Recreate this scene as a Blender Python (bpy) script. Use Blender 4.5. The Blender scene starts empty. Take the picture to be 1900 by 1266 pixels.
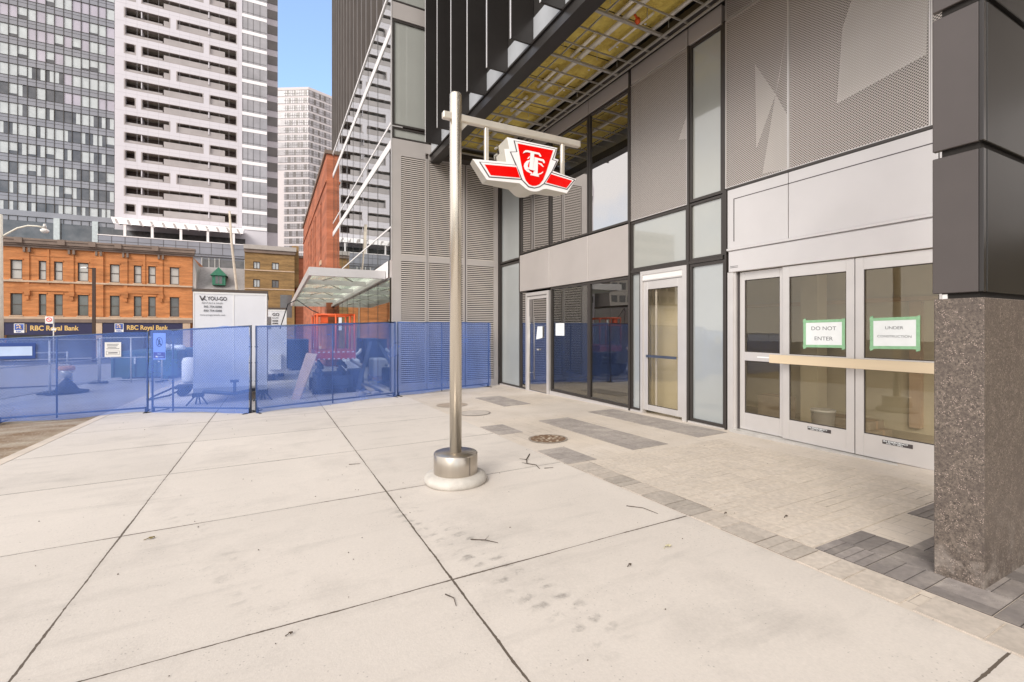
import bpy, math, random
from mathutils import Matrix, Vector
random.seed(7)
R = math.radians
sc = bpy.context.scene
col = sc.collection

# ------------------------------------------------------------------ camera, sky, sun, exposure
cam_d = bpy.data.cameras.new("camera"); cam = bpy.data.objects.new("camera", cam_d); col.objects.link(cam)
cam.location = (0, 0, 1.6); cam.rotation_euler = (R(90), 0, R(-27.3))
cam_d.sensor_width = 36; cam_d.lens = 36 * 862 / 1900; cam_d.shift_y = -23 / 1900
cam_d.clip_start = 0.05; cam_d.clip_end = 2000
sc.camera = cam
SUN_EL, SUN_AZ = 32, 232            # compass degrees clockwise from +Y: light comes from behind and left of the camera
w = bpy.data.worlds.new("World"); sc.world = w; w.use_nodes = True
wn, wl = w.node_tree.nodes, w.node_tree.links
bg = wn["Background"]; bg.inputs[1].default_value = 0.15
sky = wn.new("ShaderNodeTexSky"); sky.sky_type = 'NISHITA'; sky.sun_disc = False
sky.sun_elevation = R(SUN_EL); sky.sun_rotation = R(SUN_AZ); sky.air_density = 1.0; sky.dust_density = 0.6; sky.ozone_density = 1.5
tc = wn.new("ShaderNodeTexCoord")
nz = wn.new("ShaderNodeTexNoise"); nz.inputs['Scale'].default_value = 2.2; nz.inputs['Detail'].default_value = 7
nz.inputs['Roughness'].default_value = 0.55
wl.new(tc.outputs['Generated'], nz.inputs['Vector'])
dotn = wn.new("ShaderNodeVectorMath"); dotn.operation = 'DOT_PRODUCT'
wl.new(tc.outputs['Generated'], dotn.inputs[0]); dotn.inputs[1].default_value = (0.09, 0.86, 0.50)   # the clear patch between the towers
mr = wn.new("ShaderNodeMapRange"); mr.inputs[1].default_value = 0.80; mr.inputs[2].default_value = 0.96
mr.inputs[3].default_value = 0.22; mr.inputs[4].default_value = -0.32
wl.new(dotn.outputs['Value'], mr.inputs[0])
addn = wn.new("ShaderNodeMath"); addn.operation = 'ADD'; wl.new(nz.outputs[0], addn.inputs[0]); wl.new(mr.outputs[0], addn.inputs[1])
cr = wn.new("ShaderNodeMapRange"); cr.inputs[1].default_value = 0.42; cr.inputs[2].default_value = 0.72; cr.inputs[3].default_value = 0.08; wl.new(addn.outputs[0], cr.inputs[0])
mixs = wn.new("ShaderNodeMix"); mixs.data_type = 'RGBA'
wl.new(cr.outputs[0], mixs.inputs[0]); skb = wn.new('ShaderNodeVectorMath'); skb.operation = 'MULTIPLY'; skb.inputs[1].default_value = (1.25, 1.40, 1.5); wl.new(sky.outputs[0], skb.inputs[0]); wl.new(skb.outputs[0], mixs.inputs[6]); mixs.inputs[7].default_value = (6.5, 6.25, 6.1, 1)
wl.new(mixs.outputs[2], bg.inputs[0])
sl = bpy.data.lights.new("sun", 'SUN'); sl.energy = 1.75; sl.angle = R(26); sl.color = (1, .95, .88)
so = bpy.data.objects.new("sun", sl); col.objects.link(so)
az, el = R(SUN_AZ), R(SUN_EL)
sd = Vector((math.sin(az) * math.cos(el), math.cos(az) * math.cos(el), math.sin(el)))
so.rotation_euler = sd.to_track_quat('Z', 'Y').to_euler(); so.location = (-10, -10, 30)
sc.view_settings.view_transform = 'Standard'; sc.view_settings.look = 'None'; sc.view_settings.exposure = 0.66
sc.view_settings.gamma = 1
sc.cycles.max_bounces = 8; sc.cycles.transparent_max_bounces = 24
try: sc.cycles.use_denoising = True
except Exception: pass

# ------------------------------------------------------------------ helpers
def gz(x, y): return .0106 * x - .0206 * y

def lin(*c):
    return tuple((v / 12.92 if v <= .04045 else ((v + .055) / 1.055) ** 2.4) for v in [q / 255 for q in c])

MATS = {}
def mat(name, c, rough=.6, metal=0, var=.12, scale=3.0, bump=0, bscale=60, spec=.5, stretch=(1, 1, 1), coat=0):
    """plain surface whose colour and roughness vary a little over the world"""
    m = bpy.data.materials.new(name); m.use_nodes = True; n, l = m.node_tree.nodes, m.node_tree.links
    b = n["Principled BSDF"]; b.inputs['Roughness'].default_value = rough; b.inputs['Metallic'].default_value = metal
    b.inputs['Specular IOR Level'].default_value = spec; b.inputs['Coat Weight'].default_value = coat; b.inputs['Coat IOR'].default_value = 1.75 if coat >= 1 else 1.5
    g = n.new("ShaderNodeNewGeometry"); mp = n.new("ShaderNodeMapping"); mp.inputs['Scale'].default_value = stretch
    l.new(g.outputs['Position'], mp.inputs['Vector'])
    t = n.new("ShaderNodeTexNoise"); t.inputs['Scale'].default_value = scale; t.inputs['Detail'].default_value = 6
    l.new(mp.outputs[0], t.inputs['Vector'])
    r = n.new("ShaderNodeMapRange"); r.inputs[1].default_value = .3; r.inputs[2].default_value = .7
    r.inputs[3].default_value = 1 - var; r.inputs[4].default_value = 1 + var; l.new(t.outputs[0], r.inputs[0])
    h = n.new("ShaderNodeVectorMath"); h.operation = 'SCALE'; h.inputs[0].default_value = c[:3]; l.new(r.outputs[0], h.inputs['Scale'])
    l.new(h.outputs[0], b.inputs['Base Color'])
    if bump:
        t2 = n.new("ShaderNodeTexNoise"); t2.inputs['Scale'].default_value = bscale; t2.inputs['Detail'].default_value = 4
        l.new(mp.outputs[0], t2.inputs['Vector'])
        bp = n.new("ShaderNodeBump"); bp.inputs['Strength'].default_value = bump; bp.inputs['Distance'].default_value = .02
        l.new(t2.outputs[0], bp.inputs['Height']); l.new(bp.outputs[0], b.inputs['Normal'])
    m['h'] = 1
    MATS[name] = m
    return m

def N(m): return m.node_tree.nodes
def L(m): return m.node_tree.links
def math_node(m, op, a=None, b=None, c=None):
    x = N(m).new("ShaderNodeMath"); x.operation = op
    for i, v in enumerate((a, b, c)):
        if v is None: continue
        if isinstance(v, (int, float)): x.inputs[i].default_value = v
        else: L(m).new(v, x.inputs[i])
    return x.outputs[0]
def pos_xyz(m):
    g = N(m).new("ShaderNodeNewGeometry"); s = N(m).new("ShaderNodeSeparateXYZ"); L(m).new(g.outputs['Position'], s.inputs[0])
    return g, s.outputs[0], s.outputs[1], s.outputs[2]
def rgbmix(m, f, a, b, mode='MIX'):
    x = N(m).new("ShaderNodeMix"); x.data_type = 'RGBA'; x.blend_type = mode
    for i, v in ((0, f), (6, a), (7, b)):
        if isinstance(v, (int, float)): x.inputs[i].default_value = v
        elif isinstance(v, tuple): x.inputs[i].default_value = v if len(v) == 4 else v + (1,)
        else: L(m).new(v, x.inputs[i])
    return x.outputs[2]
def maprange(m, v, a, b, c, d):
    x = N(m).new("ShaderNodeMapRange"); L(m).new(v, x.inputs[0])
    for i, q in enumerate((a, b, c, d)): x.inputs[i + 1].default_value = q
    return x.outputs[0]
def noise(m, vec, scale, detail=4, rough=.5):
    t = N(m).new("ShaderNodeTexNoise"); t.inputs['Scale'].default_value = scale; t.inputs['Detail'].default_value = detail
    t.inputs['Roughness'].default_value = rough
    if vec is not None: L(m).new(vec, t.inputs['Vector'])
    return t.outputs[0]
def newmat(name):
    m = bpy.data.materials.new(name); m.use_nodes = True; MATS[name] = m; return m

def glass_mat(name, tint, refl, rough=.01, body=None, see=0.0, tcol=(.86, .84, .76)):
    """window glass: a mirror share, the rest dark body or see-through tint"""
    m = newmat(name); n, l = N(m), L(m); out = n["Material Output"]; n.remove(n["Principled BSDF"])
    gl = n.new("ShaderNodeBsdfGlossy"); gl.inputs['Roughness'].default_value = rough; gl.inputs['Color'].default_value = tint + (1,)
    g = n.new("ShaderNodeNewGeometry")
    wv = noise(m, g.outputs['Position'], .9, 1); bp = n.new("ShaderNodeBump"); bp.inputs['Strength'].default_value = .05; bp.inputs['Distance'].default_value = .04
    l.new(wv, bp.inputs['Height']); l.new(bp.outputs[0], gl.inputs['Normal'])
    df = n.new("ShaderNodeBsdfDiffuse"); df.inputs['Color'].default_value = (body or (.02, .02, .02)) + (1,)
    tr = n.new("ShaderNodeBsdfTransparent"); tr.inputs['Color'].default_value = tcol + (1,)
    a = n.new("ShaderNodeMixShader"); a.inputs[0].default_value = see; l.new(df.outputs[0], a.inputs[1]); l.new(tr.outputs[0], a.inputs[2])
    fr = n.new("ShaderNodeFresnel"); l.new(math_node(m, 'SUBTRACT', 1.5, math_node(m, 'MULTIPLY', g.outputs['Backfacing'], 1.5 - 1 / 1.5)), fr.inputs[0])   # thin sheet: same reflectance from both sides
    f = math_node(m, 'MINIMUM', math_node(m, 'ADD', fr.outputs[0], refl), 1.0)
    b = n.new("ShaderNodeMixShader"); l.new(f, b.inputs[0]); l.new(a.outputs[0], b.inputs[1]); l.new(gl.outputs[0], b.inputs[2])
    l.new(b.outputs[0], out.inputs[0])
    return m

class MB:
    def __init__(s, off=(0, 0, 0)): s.v = []; s.f = []; s.m = []; s.off = off; s.sm = []
    def add(s, vs, fs, m=0, smooth=False):
        k = len(s.v); s.v += [tuple(p) for p in vs]
        for f in fs: s.f.append([i + k for i in f]); s.m.append(m); s.sm.append(smooth)
        return s
    def box(s, x0, x1, y0, y1, z0, z1, m=0):
        if x0 > x1: x0, x1 = x1, x0
        if y0 > y1: y0, y1 = y1, y0
        if z0 > z1: z0, z1 = z1, z0
        return s.add([(x0, y0, z0), (x1, y0, z0), (x1, y1, z0), (x0, y1, z0), (x0, y0, z1), (x1, y0, z1), (x1, y1, z1), (x0, y1, z1)],
                     [(0, 3, 2, 1), (4, 5, 6, 7), (0, 1, 5, 4), (1, 2, 6, 5), (2, 3, 7, 6), (3, 0, 4, 7)], m)
    def hexa(s, p, m=0):
        return s.add(p, [(0, 3, 2, 1), (4, 5, 6, 7), (0, 1, 5, 4), (1, 2, 6, 5), (2, 3, 7, 6), (3, 0, 4, 7)], m)
    def poly(s, pts, m=0): return s.add(pts, [tuple(range(len(pts)))], m)
    def prism(s, a, b, m=0, mb=None, smooth=False):
        """a, b: matching loops of points (front, back)"""
        n = len(a); k = len(s.v); s.v += [tuple(p) for p in a] + [tuple(p) for p in b]
        s.f.append([k + i for i in range(n)]); s.m.append(m); s.sm.append(False)
        s.f.append([k + n + i for i in reversed(range(n))]); s.m.append(m if mb is None else mb); s.sm.append(False)
        for i in range(n):
            j = (i + 1) % n
            s.f.append([k + i, k + n + i, k + n + j, k + j]); s.m.append(m if mb is None else mb); s.sm.append(smooth)
        return s
    def tube(s, path, r, n=8, m=0, caps=True, r1=None):
        path = [Vector(p) for p in path]; k = len(s.v); rings = len(path)
        for i, p in enumerate(path):
            d = (path[min(i + 1, rings - 1)] - path[max(i - 1, 0)]).normalized()
            u = d.cross(Vector((0, 0, 1)))
            if u.length < 1e-3: u = Vector((1, 0, 0))
            u.normalize(); vv = u.cross(d)
            rr = r if r1 is None else r + (r1 - r) * i / max(1, rings - 1)
            for j in range(n):
                a = 2 * math.pi * j / n
                s.v.append(tuple(p + u * math.cos(a) * rr + vv * math.sin(a) * rr))
        for i in range(rings - 1):
            for j in range(n):
                j2 = (j + 1) % n
                s.f.append([k + i * n + j, k + i * n + j2, k + (i + 1) * n + j2, k + (i + 1) * n + j]); s.m.append(m); s.sm.append(True)
        if caps:
            s.f.append([k + j for j in reversed(range(n))]); s.m.append(m); s.sm.append(False)
            s.f.append([k + (rings - 1) * n + j for j in range(n)]); s.m.append(m); s.sm.append(False)
        return s
    def lathe(s, cx, cy, prof, n=40, m=0, smooth=True):
        k = len(s.v)
        for (r, z) in prof:
            for j in range(n):
                a = 2 * math.pi * j / n; s.v.append((cx + r * math.cos(a), cy + r * math.sin(a), z))
        for i in range(len(prof) - 1):
            for j in range(n):
                j2 = (j + 1) % n
                s.f.append([k + i * n + j, k + i * n + j2, k + (i + 1) * n + j2, k + (i + 1) * n + j]); s.m.append(m); s.sm.append(smooth)
        s.f.append([k + (len(prof) - 1) * n + j for j in range(n)]); s.m.append(m); s.sm.append(False)
        s.f.append([k + j for j in reversed(range(n))]); s.m.append(m); s.sm.append(False)
        return s
    def blob(s, c, r, m=0, seed=0, n=10, squash=1):
        rd = random.Random(seed); k = len(s.v); rows = n // 2 + 1
        for i in range(rows + 1):
            th = math.pi * i / rows
            for j in range(n):
                a = 2 * math.pi * j / n; q = r * (1 + rd.uniform(-.22, .22))
                s.v.append((c[0] + q * math.sin(th) * math.cos(a), c[1] + q * math.sin(th) * math.sin(a), c[2] + q * squash * math.cos(th)))
        for i in range(rows):
            for j in range(n):
                j2 = (j + 1) % n
                s.f.append([k + i * n + j, k + (i + 1) * n + j, k + (i + 1) * n + j2, k + i * n + j2]); s.m.append(m); s.sm.append(True)
        return s
    def build(s, name, mats, parent=None, bevel=0, seg=1):
        me = bpy.data.meshes.new(name); ox, oy, oz = s.off
        me.from_pydata([(x - ox, y - oy, z - oz) for x, y, z in s.v], [], s.f)
        if not isinstance(mats, (list, tuple)): mats = [mats]
        for q in mats: me.materials.append(q)
        me.polygons.foreach_set('material_index', s.m); me.polygons.foreach_set('use_smooth', s.sm); me.update()
        o = bpy.data.objects.new(name, me); col.objects.link(o)
        if parent is not None: o.parent = parent
        if bevel:
            b = o.modifiers.new("bevel", 'BEVEL'); b.width = bevel; b.segments = seg; b.limit_method = 'ANGLE'; b.angle_limit = R(40)
        return o

def thing(name, label, cat, loc=(0, 0, 0), rotz=0, group=None):
    o = bpy.data.objects.new(name, None); o.empty_display_size = .2; col.objects.link(o)
    o.location = loc; o.rotation_euler = (0, 0, rotz); o['label'] = label; o['category'] = cat
    if group: o['group'] = group
    return o
def tag(o, label, cat, group=None):
    o['label'] = label; o['category'] = cat
    if group: o['group'] = group
    return o
def struct(o, label=None, cat=None):
    o['kind'] = 'structure'
    if label: o['label'] = label
    if cat: o['category'] = cat
    return o
def solo(name, mb, mats, label, cat, group=None, bevel=0, loc=None):
    """a thing that is one mesh; its origin goes to loc"""
    if loc is not None: mb.off = loc
    o = mb.build(name, mats, None, bevel)
    if loc is not None: o.location = loc
    return tag(o, label, cat, group)

def text(name, s, size, m, parent, loc, facing='S', off=(0, 0, 0), bold=0.0, ext=.002, align='LEFT', sx=1.0, rot=0):
    """lettering turned into a mesh; facing S = readable from -Y, W = readable from -X"""
    c = bpy.data.curves.new(name, 'FONT'); c.body = s; c.size = size; c.extrude = ext; c.offset = bold; c.align_x = align
    t = bpy.data.objects.new(name + "_src", c); col.objects.link(t)
    dg = bpy.context.evaluated_depsgraph_get(); me = bpy.data.meshes.new_from_object(t.evaluated_get(dg))
    bpy.data.objects.remove(t); bpy.data.curves.remove(c)
    M = Matrix.Translation(Vector(loc) - Vector(off)) @ Matrix.Rotation(R(-90 if facing == 'W' else 0) + rot, 4, 'Z') @ Matrix.Rotation(R(90), 4, 'X') @ Matrix.Diagonal((sx, 1, 1, 1))
    me.transform(M); me.materials.clear(); me.materials.append(m); me.name = name
    o = bpy.data.objects.new(name, me); col.objects.link(o); o.parent = parent
    return o

# ------------------------------------------------------------------ materials
m_metal = mat("grey_metal_panel", (.48, .44, .415), .42, .25, .05, 1.2, .12, 1.6)
m_light = mat("pale_metal", (.60, .575, .57), .36, .25, .035, 1.5, .12, 1.4)
m_alu = mat("aluminium_frame", (.62, .59, .57), .35, .45, .04, 3)
m_mull = mat("dark_mullion", (.055, .047, .042), .4, .3, .05, 3)
m_fin = mat("dark_fin_metal", (.036, .032, .030), .33, .35, .14, .8, .10, 1.5)
m_finb = mat("brown_black_fin", (.035, .029, .026), .4, .2, .08, .8)
m_slat = mat("louver_slat", (.62, .56, .51), .45, .2, .05, 2)
m_finc = mat("brown_fin_face", (.15, .128, .115), .4, .2, .1, .8)
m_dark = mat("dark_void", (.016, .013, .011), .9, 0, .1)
m_beige = mat("interior_beige", (.56, .50, .375), .8, 0, .06, 1.5)
m_dim = mat("interior_dark", (.06, .052, .045), .9, 0, .2, 1)
m_bar = mat("satin_steel_bar", (.72, .66, .57), .36, .5, .05, 6)
m_steel = mat("brushed_steel", (.70, .64, .55), .27, .85, .06, 14, stretch=(1, 1, .04))
m_ring = mat("concrete_ring", (.50, .465, .42), .8, 0, .12, 8, .3, 50)
m_white = mat("white_paint", (.76, .74, .72), .45, 0, .03, 2)
m_face = mat("white_acrylic", (.90, .87, .86), .2, 0, .01)
m_red = mat("signal_red", (.80, .003, .002), .18, 0, .01)
m_char = mat("charcoal_line", (.06, .05, .05), .4, 0, .05)
m_signbox = mat("sign_box_grey", (.56, .535, .47), .4, .1, .04)
m_paper = mat("white_paper", (.80, .82, .82), .8, 0, .03, 12)
m_tape = mat("green_tape", (.27, .50, .29), .6, 0, .1, 20)
m_ink = mat("grey_ink", (.17, .17, .18), .7, 0, .05)
m_galv = mat("galvanised_steel", (.52, .50, .47), .4, .3, .12, 6)
m_pipe = mat("white_pipe", (.78, .74, .66), .45, .1, .06, 6)
m_post = mat("dark_steel_post", (.10, .12, .17), .4, .6, .1, 6)
m_trailer = mat("white_trailer_panel", (.70, .69, .71), .4, .05, .04, 1.2)
m_black = mat("black_rubber", (.018, .018, .019), .7, 0, .15)
m_orange = mat("lift_orange", (.70, .10, .02), .45, 0, .08)
m_liftred = mat("lift_red", (.45, .07, .07), .5, 0, .12)
m_dump = mat("dumpster_teal", (.055, .13, .16), .6, .1, .2, 3)
m_navy = mat("navy_skip", (.03, .045, .075), .6, .1, .2, 3)
m_asph = mat("asphalt", (.13, .125, .13), .9, 0, .18, 1.5, .25, 40)
m_stone = mat("sandstone_trim", (.52, .38, .27), .8, 0, .12, 2)
m_cornice = mat("brown_cornice", (.20, .145, .115), .7, 0, .15, 1.5)
m_navysign = mat("navy_fascia", (.020, .018, .065), .45, 0, .05)
m_gold = mat("gold_letters", (.72, .47, .16), .45, .2, .05)
m_winframe = mat("brown_window_frame", (.085, .062, .05), .6, 0, .1)
m_blind = mat("pale_window_blind", (.46, .43, .39), .25, 0, .08, 1, coat=.5)
m_dimpane = mat("dim_window_pane", (.10, .098, .10), .12, 0, .3, .6, coat=.6)
m_render = mat("grey_render", (.40, .36, .33), .8, 0, .08)
m_slate = mat("grey_slate_roof", (.29, .27, .265), .8, 0, .12, 4)
m_green = mat("green_dormer_paint", (.035, .17, .10), .55, 0, .12, 5)
m_cream = mat("cream_concrete", (.72, .68, .58), .7, 0, .06, 3)
m_bal = mat("lilac_white_panel", (.575, .54, .57), .45, .05, .035, .4)
m_balrec = mat("balcony_grey", (.34, .30, .29), .7, 0, .10, .6)
m_balrail = mat("balcony_glass_rail", (.37, .33, .32), .3, 0, .10, .5)
m_wood = mat("sawn_wood", (.62, .50, .345), .6, 0, .10, 3, stretch=(1, .12, 1.4))
m_ply = mat("plywood", (.58, .40, .30), .7, 0, .08, 3)
m_twig = mat("dry_twig", (.07, .05, .035), .9, 0, .2)
m_leaf = mat("dry_leaf", (.17, .13, .05), .9, 0, .2)
m_stainless = mat("stainless_collar", (.50, .45, .39), .28, .9, .06, 10, stretch=(1, 1, .05))
m_ctrail = mat("bag_white", (.8, .8, .82), .6, 0, .05)
m_blueb = mat("blue_border", (.02, .06, .26), .5, 0, .05)
m_gwall = mat("trellis_white", (.80, .76, .76), .5, 0, .03)
m_towerglass = mat("tower_grey_glass", (.30, .285, .30), .12, 0, .16, .5, coat=.8)
m_towerdark = mat("tower_dark_window", (.13, .11, .10), .2, 0, .2, .5)
m_spand = mat("tower_spandrel", (.23, .225, .245), .18, 0, .10, .5, coat=.8)
m_curt = mat("curtain_white", (.47, .49, .49), .35, 0, .10, 1.2, coat=.8)
m_room = mat("dim_room", (.075, .07, .07), .15, 0, .5, .8, coat=.8)
m_soft = mat("lilac_reflection_glass", (.42, .38, .43), .12, 0, .14, .25, coat=.8)  # the reflection is put into the pane colour as pale lilac
m_pod = mat("podium_glass", (.21, .21, .245), .12, 0, .12, .5, coat=.8)
m_farw = mat("far_white_concrete", (.60, .54, .535), .8, 0, .04)
m_farg = mat("far_glass", (.34, .315, .325), .2, 0, .22, .4)
m_bench = mat("box_cardboard", (.40, .33, .25), .8, 0, .15)
m_frost = mat("frosted_glass", (.375, .38, .35), .10, 0, .05, .8, coat=1.0)
m_frost_b = mat("blue_frosted_glass", (.345, .365, .365), .10, 0, .06, .8, coat=1.0)
m_sill = mat("bright_bay_sill", (.50, .52, .55), .25, .1, .08, 2)
m_lampglass = mat("lamp_globe", (.85, .82, .78), .3, 0, .02)

g_dark = glass_mat("dark_window_glass", (.95, .93, .92), .45, body=(.02, .018, .016))
g_low = glass_mat("storefront_glass", (.92, .92, .92), .13, see=.80)
g_door = glass_mat("door_glass", (.95, .90, .80), .02, see=.985, tcol=(.985, .965, .91))
g_curtain = glass_mat("curtain_wall_glass", (.80, .83, .83), .50, body=(.09, .10, .10))
g_canopy = glass_mat("canopy_glass", (.85, .92, .88), .20, body=(.62, .70, .62), see=.62)
def canopy_mat():
    m = newmat("canopy_glass_sheet"); n, l = N(m), L(m); n.remove(n["Principled BSDF"])
    tr = n.new("ShaderNodeBsdfTransparent"); tr.inputs[0].default_value = (.92, .95, .91, 1)
    tl = n.new("ShaderNodeBsdfTranslucent"); tl.inputs[0].default_value = (.68, .72, .64, 1)
    gl = n.new("ShaderNodeBsdfGlossy"); gl.inputs[0].default_value = (.9, 1, .92, 1); gl.inputs['Roughness'].default_value = .03
    g = n.new("ShaderNodeNewGeometry"); mp = n.new("ShaderNodeMapping"); mp.inputs['Scale'].default_value = (2, .6, 1); l.new(g.outputs['Position'], mp.inputs[0])
    f = maprange(m, noise(m, mp.outputs[0], 1.3, 5), .35, .65, .18, .46)
    a = n.new("ShaderNodeMixShader"); l.new(f, a.inputs[0]); l.new(tr.outputs[0], a.inputs[1]); l.new(tl.outputs[0], a.inputs[2])
    b = n.new("ShaderNodeMixShader"); b.inputs[0].default_value = .16; l.new(a.outputs[0], b.inputs[1]); l.new(gl.outputs[0], b.inputs[2]); l.new(b.outputs[0], n["Material Output"].inputs[0]); return m
g_canopy = canopy_mat()
g_low2 = glass_mat("lower_curtain_glass", (.88, .90, .88), .34, body=(.03, .035, .03), see=.35)

def brick_mat(name, c1, c2, mort, sw=.24, sh=.075):
    m = newmat(name); b = N(m)["Principled BSDF"]; b.inputs['Roughness'].default_value = .85
    g, x, y, z = pos_xyz(m); u = math_node(m, 'ADD', x, y)
    cv = N(m).new("ShaderNodeCombineXYZ"); L(m).new(u, cv.inputs[0]); L(m).new(z, cv.inputs[1])
    t = N(m).new("ShaderNodeTexBrick"); t.inputs['Scale'].default_value = 1; t.inputs['Brick Width'].default_value = sw; t.inputs['Row Height'].default_value = sh
    t.inputs['Mortar Size'].default_value = .008; t.inputs['Color1'].default_value = c1 + (1,); t.inputs['Color2'].default_value = c2 + (1,); t.inputs['Mortar'].default_value = mort + (1,)
    L(m).new(cv.outputs[0], t.inputs['Vector'])
    mp = N(m).new("ShaderNodeMapping"); mp.inputs['Scale'].default_value = (.35, .35, 2.2); L(m).new(g.outputs['Position'], mp.inputs[0])
    k = maprange(m, noise(m, mp.outputs[0], 1.3, 6), .3, .7, .68, 1.28)
    h = N(m).new("ShaderNodeVectorMath"); h.operation = 'SCALE'; L(m).new(t.outputs[0], h.inputs[0]); L(m).new(k, h.inputs['Scale'])
    L(m).new(h.outputs[0], b.inputs['Base Color']); return m
m_brick = brick_mat("orange_brick", (.49, .165, .045), (.56, .21, .065), (.42, .22, .11))
m_ybrick = brick_mat("tan_brick", (.235, .135, .05), (.30, .175, .065), (.25, .16, .075))
m_rbrick = brick_mat("red_brick", (.37, .105, .05), (.41, .125, .06), (.36, .14, .08))

def sidewalk_mat():
    m = newmat("sidewalk_concrete"); b = N(m)["Principled BSDF"]; b.inputs['Roughness'].default_value = .85
    g, x, y, z = pos_xyz(m); P = g.outputs['Position']
    wob = math_node(m, 'MULTIPLY', math_node(m, 'SUBTRACT', noise(m, P, 3, 4), .5), .015)
    def dist(v, o, s): return math_node(m, 'MULTIPLY', math_node(m, 'PINGPONG', math_node(m, 'ADD', math_node(m, 'DIVIDE', math_node(m, 'SUBTRACT', v, o), s), 40), .5), s)
    d = math_node(m, 'MINIMUM', dist(math_node(m, 'ADD', x, wob), 1.05, 2.16), dist(math_node(m, 'ADD', y, wob), 2.89, 1.99))
    wdt = math_node(m, 'ADD', maprange(m, noise(m, P, 1.1, 3), .35, .65, .003, .008), maprange(m, noise(m, P, 26, 3), .5, .72, 0, .004))
    line = math_node(m, 'GREATER_THAN', wdt, d)
    halo = math_node(m, 'MULTIPLY', maprange(m, d, 0, .05, .12, 0), noise(m, P, 6, 3))
    big = maprange(m, noise(m, P, .45, 6, .6), .3, .7, .90, 1.07)
    fine = maprange(m, noise(m, P, 55, 4, .7), .3, .7, .95, 1.05)
    base = rgbmix(m, noise(m, P, .7, 4), (.625, .565, .505), (.60, .545, .49))
    k = math_node(m, 'MULTIPLY', big, fine)
    cell = N(m).new("ShaderNodeCombineXYZ")
    L(m).new(math_node(m, 'FLOOR', math_node(m, 'DIVIDE', math_node(m, 'SUBTRACT', x, 1.05), 2.16)), cell.inputs[0]); L(m).new(math_node(m, 'FLOOR', math_node(m, 'DIVIDE', math_node(m, 'SUBTRACT', y, 2.89), 1.99)), cell.inputs[1])
    wnz = N(m).new("ShaderNodeTexWhiteNoise"); L(m).new(cell.outputs[0], wnz.inputs['Vector'])
    k = math_node(m, 'MULTIPLY', k, maprange(m, wnz.outputs['Value'], 0, 1, .955, 1.03))
    mps = N(m).new("ShaderNodeMapping"); mps.inputs['Scale'].default_value = (.5, 2.6, 1); mps.inputs['Rotation'].default_value = (0, 0, .35); L(m).new(P, mps.inputs[0])
    k = math_node(m, 'SUBTRACT', k, math_node(m, 'MULTIPLY', maprange(m, noise(m, mps.outputs[0], 1.6, 8, .68), .54, .74, 0, 1), .13))
    pit = math_node(m, 'MULTIPLY', maprange(m, noise(m, P, 130, 3, .8), .62, .70, 0, 1), maprange(m, noise(m, P, 1.3, 4), .45, .6, 0, .22))
    k = math_node(m, 'SUBTRACT', k, pit)
    gum = N(m).new("ShaderNodeTexVoronoi"); gum.inputs['Scale'].default_value = 1.7; L(m).new(P, gum.inputs['Vector'])
    k = math_node(m, 'SUBTRACT', k, math_node(m, 'MULTIPLY', maprange(m, gum.outputs['Distance'], .022, .034, .22, 0), math_node(m, 'GREATER_THAN', noise(m, P, .8, 2), .5)))
    spk = N(m).new("ShaderNodeTexVoronoi"); spk.inputs['Scale'].default_value = 30; L(m).new(P, spk.inputs['Vector'])
    sp = math_node(m, 'MULTIPLY', math_node(m, 'LESS_THAN', spk.outputs['Distance'], .13), math_node(m, 'GREATER_THAN', noise(m, P, 2.5, 3), .53))
    k = math_node(m, 'MULTIPLY', k, maprange(m, sp, 0, 1, 1, .72))
    # patches of grime that follow the walking and driving lines
    gr = math_node(m, 'MULTIPLY', maprange(m, noise(m, P, .9, 8, .68), .50, .70, 0, 1), .20)
    k = math_node(m, 'SUBTRACT', k, math_node(m, 'ADD', gr, halo))
    # two tyre tracks pressed in by a site vehicle
    def track(x0, y0, x1, y1, wd, amp):
        dx, dy = x1 - x0, y1 - y0; ln = math.hypot(dx, dy); ux, uy = dx / ln, dy / ln
        s = math_node(m, 'ADD', math_node(m, 'MULTIPLY', math_node(m, 'SUBTRACT', x, x0), ux), math_node(m, 'MULTIPLY', math_node(m, 'SUBTRACT', y, y0), uy))
        t = math_node(m, 'ADD', math_node(m, 'MULTIPLY', math_node(m, 'SUBTRACT', x, x0), -uy), math_node(m, 'MULTIPLY', math_node(m, 'SUBTRACT', y, y0), ux))
        t = math_node(m, 'ADD', t, math_node(m, 'MULTIPLY', wob, 3))
        ins = math_node(m, 'MULTIPLY', math_node(m, 'MULTIPLY', maprange(m, s, 0, .3, 0, 1), maprange(m, s, ln - .4, ln, 1, 0)),
                        math_node(m, 'MULTIPLY', maprange(m, math_node(m, 'ABSOLUTE', t), wd * .6, wd, 1, 0), maprange(m, math_node(m, 'ABSOLUTE', t), wd * .12, wd * .3, 0, 1)))
        tread = maprange(m, math_node(m, 'SINE', math_node(m, 'ADD', math_node(m, 'MULTIPLY', s, 48), math_node(m, 'MULTIPLY', noise(m, P, 7, 3), 7))), -.2, .7, 0, 1)
        return math_node(m, 'MULTIPLY', math_node(m, 'MULTIPLY', math_node(m, 'MULTIPLY', ins, tread), maprange(m, noise(m, P, 4, 6, .75), .46, .60, 0, 1)), amp)
    tr = math_node(m, 'ADD', track(1.05, 4.5, 1.62, 1.7, .17, .36), track(-.85, 5.5, .12, 2.6, .15, .14))
    k = math_node(m, 'SUBTRACT', k, tr)
    h = N(m).new("ShaderNodeVectorMath"); h.operation = 'SCALE'; L(m).new(base, h.inputs[0]); L(m).new(k, h.inputs['Scale'])
    L(m).new(rgbmix(m, line, h.outputs[0], (.11, .085, .065)), b.inputs['Base Color'])
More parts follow.
